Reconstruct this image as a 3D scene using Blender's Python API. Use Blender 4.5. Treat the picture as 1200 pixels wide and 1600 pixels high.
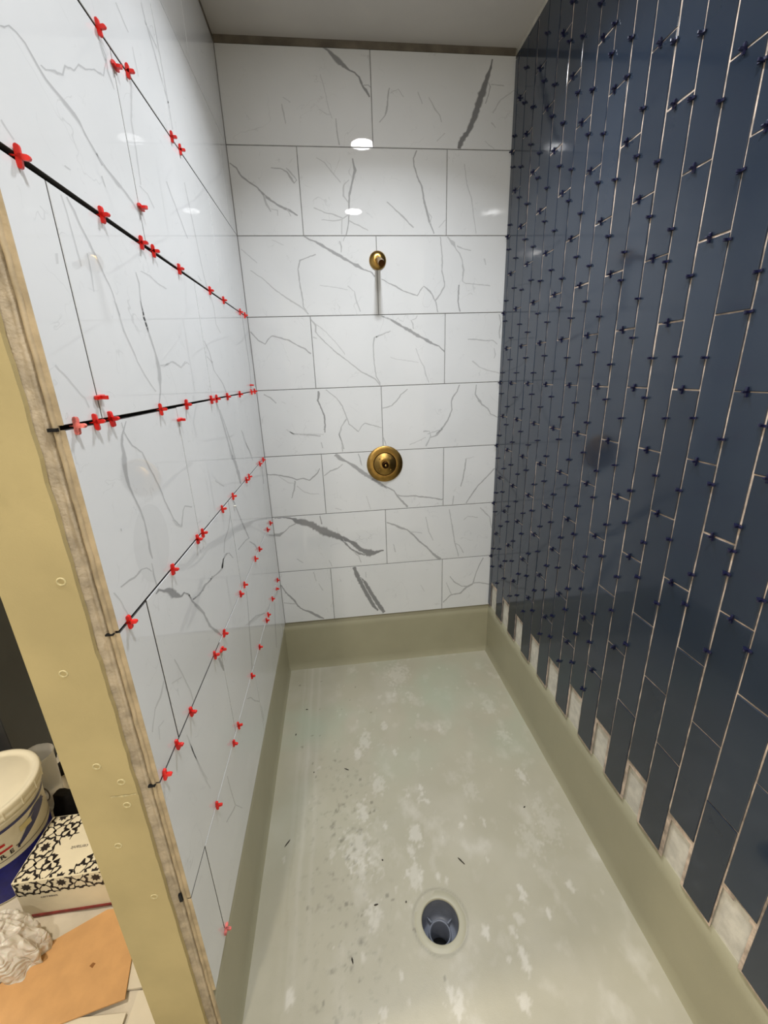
import bpy, bmesh, math, random
from mathutils import Vector, Matrix, noise as mnoise
import numpy as np

random.seed(7)
for o in list(bpy.data.objects): bpy.data.objects.remove(o)
C = bpy.context.scene.collection
scene = bpy.context.scene

# ------------------------------------------------------------------ camera
# world: X right, Y towards the back wall (its tile face is y = 0), Z up (0 = lower edge of the wall tiles)
CAM = Vector((0.3491, -2.0502, 1.2860))
YAW, PITCH, ROLL, FOC = 0.1072, 0.3183, -0.0348, 651.66
fwd = Vector((math.sin(YAW)*math.cos(PITCH), math.cos(YAW)*math.cos(PITCH), -math.sin(PITCH)))
rgt = Vector((math.cos(YAW), -math.sin(YAW), 0)); upv = rgt.cross(fwd)
r2 = rgt*math.cos(ROLL) + upv*math.sin(ROLL); u2 = -rgt*math.sin(ROLL) + upv*math.cos(ROLL)
cam = bpy.data.objects.new('camera', bpy.data.cameras.new('camera')); C.objects.link(cam)
cam.matrix_world = Matrix(((r2.x, u2.x, -fwd.x, CAM.x), (r2.y, u2.y, -fwd.y, CAM.y), (r2.z, u2.z, -fwd.z, CAM.z), (0, 0, 0, 1)))
cam.data.sensor_fit = 'VERTICAL'; cam.data.sensor_height = 24; cam.data.lens = FOC/1600*24
cam.data.clip_start = 0.02
scene.camera = cam

# ------------------------------------------------------------------ world, lights, exposure
w = bpy.data.worlds.new('world'); scene.world = w; w.use_nodes = True
w.node_tree.nodes['Background'].inputs[0].default_value = (0.9, 0.93, 1.0, 1)
w.node_tree.nodes['Background'].inputs[1].default_value = 0.05
scene.view_settings.view_transform = 'Standard'; scene.view_settings.look = 'None'
scene.view_settings.exposure = -0.26; scene.view_settings.gamma = 1.0
scene.view_settings.use_curve_mapping = False
CEIL = 2.49
def area(name, loc, size, power, col, spread=math.pi, rot=(0, 0, 0), shape='DISK', size_y=None):
    l = bpy.data.lights.new(name, 'AREA'); l.shape = shape; l.size = size; l.energy = power; l.color = col; l.spread = spread
    if size_y: l.size_y = size_y
    o = bpy.data.objects.new(name, l); o.location = loc; o.rotation_euler = rot; C.objects.link(o); return o
DOWNLIGHTS = [(0.60, -0.74, 'shower'), (0.60, -1.73, 'entry'), (-0.95, -1.55, 'bathroom'), (-0.3, -2.9, 'doorway')]
COOL = (0.90, 0.945, 1.0); WARM = (1.0, 0.88, 0.70)
area('shower_lamp', (0.60, -0.74, CEIL-0.012), 0.115, 12.5, COOL, math.radians(128))
area('entry_lamp', (0.60, -1.73, CEIL-0.012), 0.115, 11.5, COOL, math.radians(140))
area('bathroom_lamp', (-0.95, -1.55, CEIL-0.012), 0.115, 34, WARM, math.radians(170))
area('doorway_lamp', (-0.3, -2.9, CEIL-0.012), 0.115, 22, (1.0, 0.93, 0.82), math.radians(170))

# ------------------------------------------------------------------ materials
def nt(name):
    m = bpy.data.materials.new(name); m.use_nodes = True
    return m, m.node_tree.nodes, m.node_tree.links, m.node_tree.nodes['Principled BSDF']
def lin(r, g, b):
    f = lambda c: (c/255/12.92) if c <= 10 else ((c/255+0.055)/1.055)**2.4
    return (f(r), f(g), f(b), 1)
def simple(name, col, rough=0.5, metal=0.0, nscale=0, namt=0.0, bump=0.0, spec=0.5, bscale=None, bdist=0.001):
    m, N, L, B = nt(name)
    B.inputs['Base Color'].default_value = col; B.inputs['Roughness'].default_value = rough
    B.inputs['Metallic'].default_value = metal; B.inputs['Specular IOR Level'].default_value = spec
    if nscale:
        tc = N.new('ShaderNodeTexCoord'); n = N.new('ShaderNodeTexNoise'); n.inputs['Scale'].default_value = nscale; n.inputs['Detail'].default_value = 6
        L.new(tc.outputs['Object'], n.inputs['Vector'])
        hs = N.new('ShaderNodeMixRGB'); hs.blend_type = 'MIX'
        a = tuple(min(1, c*(1+namt)) for c in col[:3])+(1,); b = tuple(c*(1-namt) for c in col[:3])+(1,)
        hs.inputs[1].default_value = b; hs.inputs[2].default_value = a
        rp = N.new('ShaderNodeValToRGB'); rp.color_ramp.elements[0].position = .35; rp.color_ramp.elements[1].position = .65
        L.new(n.outputs['Fac'], rp.inputs[0]); L.new(rp.outputs[0], hs.inputs[0]); L.new(hs.outputs[0], B.inputs['Base Color'])
        if bump:
            n2 = N.new('ShaderNodeTexNoise'); n2.inputs['Scale'].default_value = bscale or nscale*8; n2.inputs['Detail'].default_value = 5
            L.new(tc.outputs['Object'], n2.inputs['Vector'])
            bp = N.new('ShaderNodeBump'); bp.inputs['Strength'].default_value = bump; bp.inputs['Distance'].default_value = bdist
            L.new(n2.outputs['Fac'], bp.inputs['Height']); L.new(bp.outputs[0], B.inputs['Normal'])
    return m

def marble_material():
    m, N, L, B = nt('marble_porcelain')
    tc = N.new('ShaderNodeTexCoord'); oi = N.new('ShaderNodeObjectInfo')
    mul = N.new('ShaderNodeVectorMath'); mul.operation = 'MULTIPLY_ADD'
    cmb = N.new('ShaderNodeCombineXYZ')
    for i in range(3): L.new(oi.outputs['Random'], cmb.inputs[i])
    mul.inputs[1].default_value = (37, 53, 71); L.new(cmb.outputs[0], mul.inputs[0]); L.new(tc.outputs['Object'], mul.inputs[2])
    # hairline veins: ridges of a distorted noise, broken up by a second noise
    def ridge(scale, wdt, dist, amt):
        n = N.new('ShaderNodeTexNoise'); n.inputs['Scale'].default_value = scale; n.inputs['Detail'].default_value = 4; n.inputs['Distortion'].default_value = dist
        L.new(mul.outputs[0], n.inputs['Vector'])
        s = N.new('ShaderNodeMath'); s.operation = 'SUBTRACT'; s.inputs[1].default_value = 0.5; L.new(n.outputs['Fac'], s.inputs[0])
        a = N.new('ShaderNodeMath'); a.operation = 'ABSOLUTE'; L.new(s.outputs[0], a.inputs[0])
        r = N.new('ShaderNodeMapRange'); r.inputs[1].default_value = 0; r.inputs[2].default_value = wdt; r.inputs[3].default_value = amt; r.inputs[4].default_value = 0
        L.new(a.outputs[0], r.inputs[0])
        k = N.new('ShaderNodeTexNoise'); k.inputs['Scale'].default_value = scale*1.7; L.new(mul.outputs[0], k.inputs['Vector'])
        kr = N.new('ShaderNodeMapRange'); kr.inputs[1].default_value = .52; kr.inputs[2].default_value = .68; L.new(k.outputs['Fac'], kr.inputs[0])
        x = N.new('ShaderNodeMath'); x.operation = 'MULTIPLY'; L.new(r.outputs[0], x.inputs[0]); L.new(kr.outputs[0], x.inputs[1])
        return x
    a = ridge(4.0, 0.004, .6, .26); b = ridge(9.0, 0.007, .9, .22)
    at = N.new('ShaderNodeAttribute'); at.attribute_name = 'vein'
    mx = N.new('ShaderNodeMath'); mx.operation = 'MAXIMUM'; L.new(a.outputs[0], mx.inputs[0]); L.new(b.outputs[0], mx.inputs[1])
    mx2 = N.new('ShaderNodeMath'); mx2.operation = 'MAXIMUM'; L.new(mx.outputs[0], mx2.inputs[0]); L.new(at.outputs['Fac'], mx2.inputs[1])
    cloud = N.new('ShaderNodeTexNoise'); cloud.inputs['Scale'].default_value = 3; cloud.inputs['Detail'].default_value = 5; L.new(mul.outputs[0], cloud.inputs['Vector'])
    cr = N.new('ShaderNodeMixRGB'); cr.inputs[1].default_value = (0.66, 0.67, 0.67, 1); cr.inputs[2].default_value = (0.80, 0.805, 0.81, 1); L.new(cloud.outputs['Fac'], cr.inputs[0])
    mix = N.new('ShaderNodeMixRGB'); L.new(mx2.outputs[0], mix.inputs[0]); L.new(cr.outputs[0], mix.inputs[1]); mix.inputs[2].default_value = (0.19, 0.19, 0.195, 1)
    L.new(mix.outputs[0], B.inputs['Base Color'])
    B.inputs['Roughness'].default_value = 0.018; B.inputs['IOR'].default_value = 1.5
    return m

def navy_material():
    m, N, L, B = nt('navy_glazed_ceramic')
    tc = N.new('ShaderNodeTexCoord'); oi = N.new('ShaderNodeObjectInfo')
    n = N.new('ShaderNodeTexNoise'); n.inputs['Scale'].default_value = 5; n.inputs['Detail'].default_value = 5; L.new(tc.outputs['Object'], n.inputs['Vector'])
    cr = N.new('ShaderNodeMixRGB'); cr.inputs[1].default_value = (0.015, 0.022, 0.036, 1); cr.inputs[2].default_value = (0.026, 0.038, 0.060, 1)
    ad = N.new('ShaderNodeMath'); ad.operation = 'MULTIPLY_ADD'; ad.inputs[1].default_value = .5; L.new(oi.outputs['Random'], ad.inputs[0])
    sb = N.new('ShaderNodeMath'); sb.operation = 'MULTIPLY'; sb.inputs[1].default_value = .6; L.new(n.outputs['Fac'], sb.inputs[0]); L.new(sb.outputs[0], ad.inputs[2])
    L.new(ad.outputs[0], cr.inputs[0])
    # thinset smears wiped over the glaze
    s = N.new('ShaderNodeTexNoise'); s.inputs['Scale'].default_value = 9; s.inputs['Detail'].default_value = 8; s.inputs['Roughness'].default_value = .7; L.new(tc.outputs['Object'], s.inputs['Vector'])
    sr = N.new('ShaderNodeMapRange'); sr.inputs[1].default_value = .62; sr.inputs[2].default_value = .78; sr.inputs[4].default_value = .16; L.new(s.outputs['Fac'], sr.inputs[0])
    mx = N.new('ShaderNodeMixRGB'); L.new(sr.outputs[0], mx.inputs[0]); L.new(cr.outputs[0], mx.inputs[1]); mx.inputs[2].default_value = (0.16, 0.17, 0.17, 1)
    L.new(mx.outputs[0], B.inputs['Base Color'])
    rr = N.new('ShaderNodeMapRange'); rr.inputs[3].default_value = .03; rr.inputs[4].default_value = .16; L.new(s.outputs['Fac'], rr.inputs[0]); L.new(rr.outputs[0], B.inputs['Roughness'])
    w_ = N.new('ShaderNodeTexNoise'); w_.inputs['Scale'].default_value = 14; L.new(tc.outputs['Object'], w_.inputs['Vector'])
    bp = N.new('ShaderNodeBump'); bp.inputs['Strength'].default_value = .05; bp.inputs['Distance'].default_value = .002; L.new(w_.outputs['Fac'], bp.inputs['Height']); L.new(bp.outputs[0], B.inputs['Normal'])
    B.inputs['IOR'].default_value = 1.55
    return m

def membrane_material(attr=False, name='khaki_membrane', col=None):
    col = col or lin(164, 159, 133)
    m, N, L, B = nt(name)
    tc = N.new('ShaderNodeTexCoord')
    n = N.new('ShaderNodeTexNoise'); n.inputs['Scale'].default_value = 4; n.inputs['Detail'].default_value = 7; L.new(tc.outputs['Object'], n.inputs['Vector'])
    mx = N.new('ShaderNodeMixRGB'); L.new(n.outputs['Fac'], mx.inputs[0])
    mx.inputs[1].default_value = tuple(c*.86 for c in col[:3])+(1,); mx.inputs[2].default_value = tuple(min(1, c*1.12) for c in col[:3])+(1,)
    out = mx.outputs[0]
    if attr:
        for an, c in (('dust', lin(208, 203, 190)), ('green', lin(170, 178, 156)), ('dirt_groove', lin(92, 88, 74))):
            a = N.new('ShaderNodeAttribute'); a.attribute_name = an
            q = N.new('ShaderNodeMixRGB'); L.new(a.outputs['Fac'], q.inputs[0]); L.new(out, q.inputs[1]); q.inputs[2].default_value = c; out = q.outputs[0]
    L.new(out, B.inputs['Base Color']); B.inputs['Roughness'].default_value = .42
    # fine fleece weave
    n2 = N.new('ShaderNodeTexNoise'); n2.inputs['Scale'].default_value = 420; L.new(tc.outputs['Object'], n2.inputs['Vector'])
    n3 = N.new('ShaderNodeTexNoise'); n3.inputs['Scale'].default_value = 12; L.new(tc.outputs['Object'], n3.inputs['Vector'])
    ad = N.new('ShaderNodeMath'); ad.operation = 'MULTIPLY_ADD'; ad.inputs[1].default_value = 6; L.new(n3.outputs['Fac'], ad.inputs[0]); L.new(n2.outputs['Fac'], ad.inputs[2])
    bp = N.new('ShaderNodeBump'); bp.inputs['Strength'].default_value = .25; bp.inputs['Distance'].default_value = .0008; L.new(ad.outputs[0], bp.inputs['Height']); L.new(bp.outputs[0], B.inputs['Normal'])
    return m

M = {}
M['marble'] = marble_material(); M['navy'] = navy_material()
M['membrane'] = membrane_material(); M['pan'] = membrane_material(True, 'dusty_pan_membrane', lin(172, 166, 144))
M['tile_body_shade'] = simple('joint_shade_tile_body', lin(70, 68, 66), .9, nscale=60, namt=.2)  # tile sides coloured dark, painting shade into the joints between tiles
M['flange'] = membrane_material(name='drain_flange_khaki', col=lin(178, 173, 150))
M['grout'] = simple('pale_grout', lin(150, 150, 148), .9, nscale=30, namt=.15, bump=.3)
M['thinset'] = simple('tan_thinset', lin(184, 166, 150), .6, nscale=25, namt=.45, bump=.8, bscale=160, bdist=.003)
M['wallboard'] = simple('white_backer_board', lin(205, 200, 188), .9, nscale=40, namt=.12, bump=.5)
M['joint_shade'] = simple('joint_shade_backer', lin(20, 19, 18), .95, nscale=30, namt=.2)  # board colour darkened to paint in the shade of the open joints
M['thinset_white'] = simple('white_thinset', lin(215, 212, 200), .8, nscale=60, namt=.15, bump=.6)
M['drywall'] = simple('yellow_green_gypsum_board', lin(184, 168, 122), .8, nscale=7, namt=.07, bump=.25, bscale=260, bdist=.0006)
M['gypsum'] = simple('torn_gypsum_core', lin(178, 164, 142), .95, nscale=40, namt=.22, bump=.7, bscale=200, bdist=.002)
M['paint'] = simple('ceiling_paint', lin(196, 192, 186), .85, nscale=5, namt=.03, bump=.2, bscale=60)
M['wallpaint'] = simple('white_wall_paint', lin(225, 222, 212), .8, nscale=4, namt=.03)
M['strip2'] = simple('tan_thinset_bead', lin(182, 164, 134), .85, nscale=30, namt=.2, bump=.6)
M['strip'] = simple('bare_drywall_strip', lin(112, 104, 92), .9, nscale=12, namt=.25)
M['red'] = simple('red_plastic', lin(222, 30, 20), .35, nscale=80, namt=.12)
M['reddust'] = simple('dusty_red_plastic', lin(214, 110, 100), .7, nscale=150, namt=.5)
M['bluep'] = simple('navy_plastic', lin(16, 18, 52), .35, nscale=80, namt=.2)
M['brass'] = simple('brushed_brass', lin(168, 134, 74), .3, 1.0, nscale=60, namt=.12)
_n = M['brass'].node_tree.nodes; _t = _n.new('ShaderNodeTangent'); _t.direction_type = 'RADIAL'; _t.axis = 'Y'
_n['Principled BSDF'].inputs['Anisotropic'].default_value = .75; M['brass'].node_tree.links.new(_t.outputs[0], _n['Principled BSDF'].inputs['Tangent'])
M['brassdark'] = simple('dark_brass_bore', lin(70, 45, 25), .4, 1.0, nscale=60, namt=.2)
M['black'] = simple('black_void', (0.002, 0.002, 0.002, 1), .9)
M['pvc'] = simple('grey_drain_plastic', lin(120, 124, 134), .35, nscale=30, namt=.1)
M['screw'] = simple('pale_screw_dimple', lin(196, 184, 140), .6, nscale=200, namt=.2)
M['tube'] = simple('lamp_trim', lin(235, 235, 235), .4)

# ------------------------------------------------------------------ helpers
def obj(name, verts, faces, mat, parent=None, smooth=False, mats=None, midx=None):
    me = bpy.data.meshes.new(name); me.from_pydata([tuple(v) for v in verts], [], faces)
    for mm in (mats or [mat]): me.materials.append(mm)
    if midx: me.polygons.foreach_set('material_index', midx)
    if smooth: me.polygons.foreach_set('use_smooth', [True]*len(me.polygons))
    me.update()
    o = bpy.data.objects.new(name, me); C.objects.link(o)
    if parent: o.parent = parent
    return o
def from_bm(name, bm, mat, parent=None, smooth=False):
    me = bpy.data.meshes.new(name); bm.to_mesh(me); bm.free(); me.materials.append(mat)
    if smooth: me.polygons.foreach_set('use_smooth', [True]*len(me.polygons))
    o = bpy.data.objects.new(name, me); C.objects.link(o)
    if parent: o.parent = parent
    return o
def copy_of(o, loc=None, rot=None, parent=None):
    c = o.copy(); C.objects.link(c)
    if loc is not None: c.location = loc
    if rot is not None: c.rotation_euler = rot
    if parent: c.parent = parent
    return c
def box_vf(x0, x1, y0, y1, z0, z1):
    v = [(x0,y0,z0),(x1,y0,z0),(x1,y1,z0),(x0,y1,z0),(x0,y0,z1),(x1,y0,z1),(x1,y1,z1),(x0,y1,z1)]
    return v, [(0,3,2,1),(4,5,6,7),(0,1,5,4),(1,2,6,5),(2,3,7,6),(3,0,4,7)]
def box(name, x0, x1, y0, y1, z0, z1, mat, parent=None, bevel=0):
    v, f = box_vf(x0, x1, y0, y1, z0, z1)
    if not bevel: return obj(name, v, f, mat, parent)
    bm = bmesh.new(); vs = [bm.verts.new(p) for p in v]
    for q in f: bm.faces.new([vs[i] for i in q])
    bmesh.ops.bevel(bm, geom=bm.edges[:], offset=bevel, segments=2, affect='EDGES')
    return from_bm(name, bm, mat, parent)
def lathe(prof, n=40, axis='Z', cap0=False, cap1=False):
    """prof: [(r, h)] swept about an axis; returns verts, faces"""
    V = []; F = []
    for r, h in prof:
        for i in range(n):
            a = 2*math.pi*i/n; p = (r*math.cos(a), r*math.sin(a), h)
            V.append(p if axis == 'Z' else (p[0], -p[2], p[1]))   # 'Y': h grows towards -Y (out of the back wall)
    for k in range(len(prof)-1):
        for i in range(n):
            j = (i+1) % n; F.append((k*n+i, k*n+j, (k+1)*n+j, (k+1)*n+i))
    if cap0: F.append(tuple(range(n))[::-1])
    if cap1: F.append(tuple((len(prof)-1)*n+i for i in range(n)))
    return V, F
def thing(name, label, cat, loc=(0,0,0), rot=(0,0,0), group=None):
    o = bpy.data.objects.new(name, None); C.objects.link(o); o.location = loc; o.rotation_euler = rot; o.empty_display_size = .05
    return tag(o, label, cat, group)
def tag(o, label, cat, group=None):
    o['label'] = label; o['category'] = cat
    if group: o['group'] = group
    return o
def struct(o, label=None, cat='wall'):
    o['kind'] = 'structure'
    if label: o['label'] = label; o['category'] = cat
    return o

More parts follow.
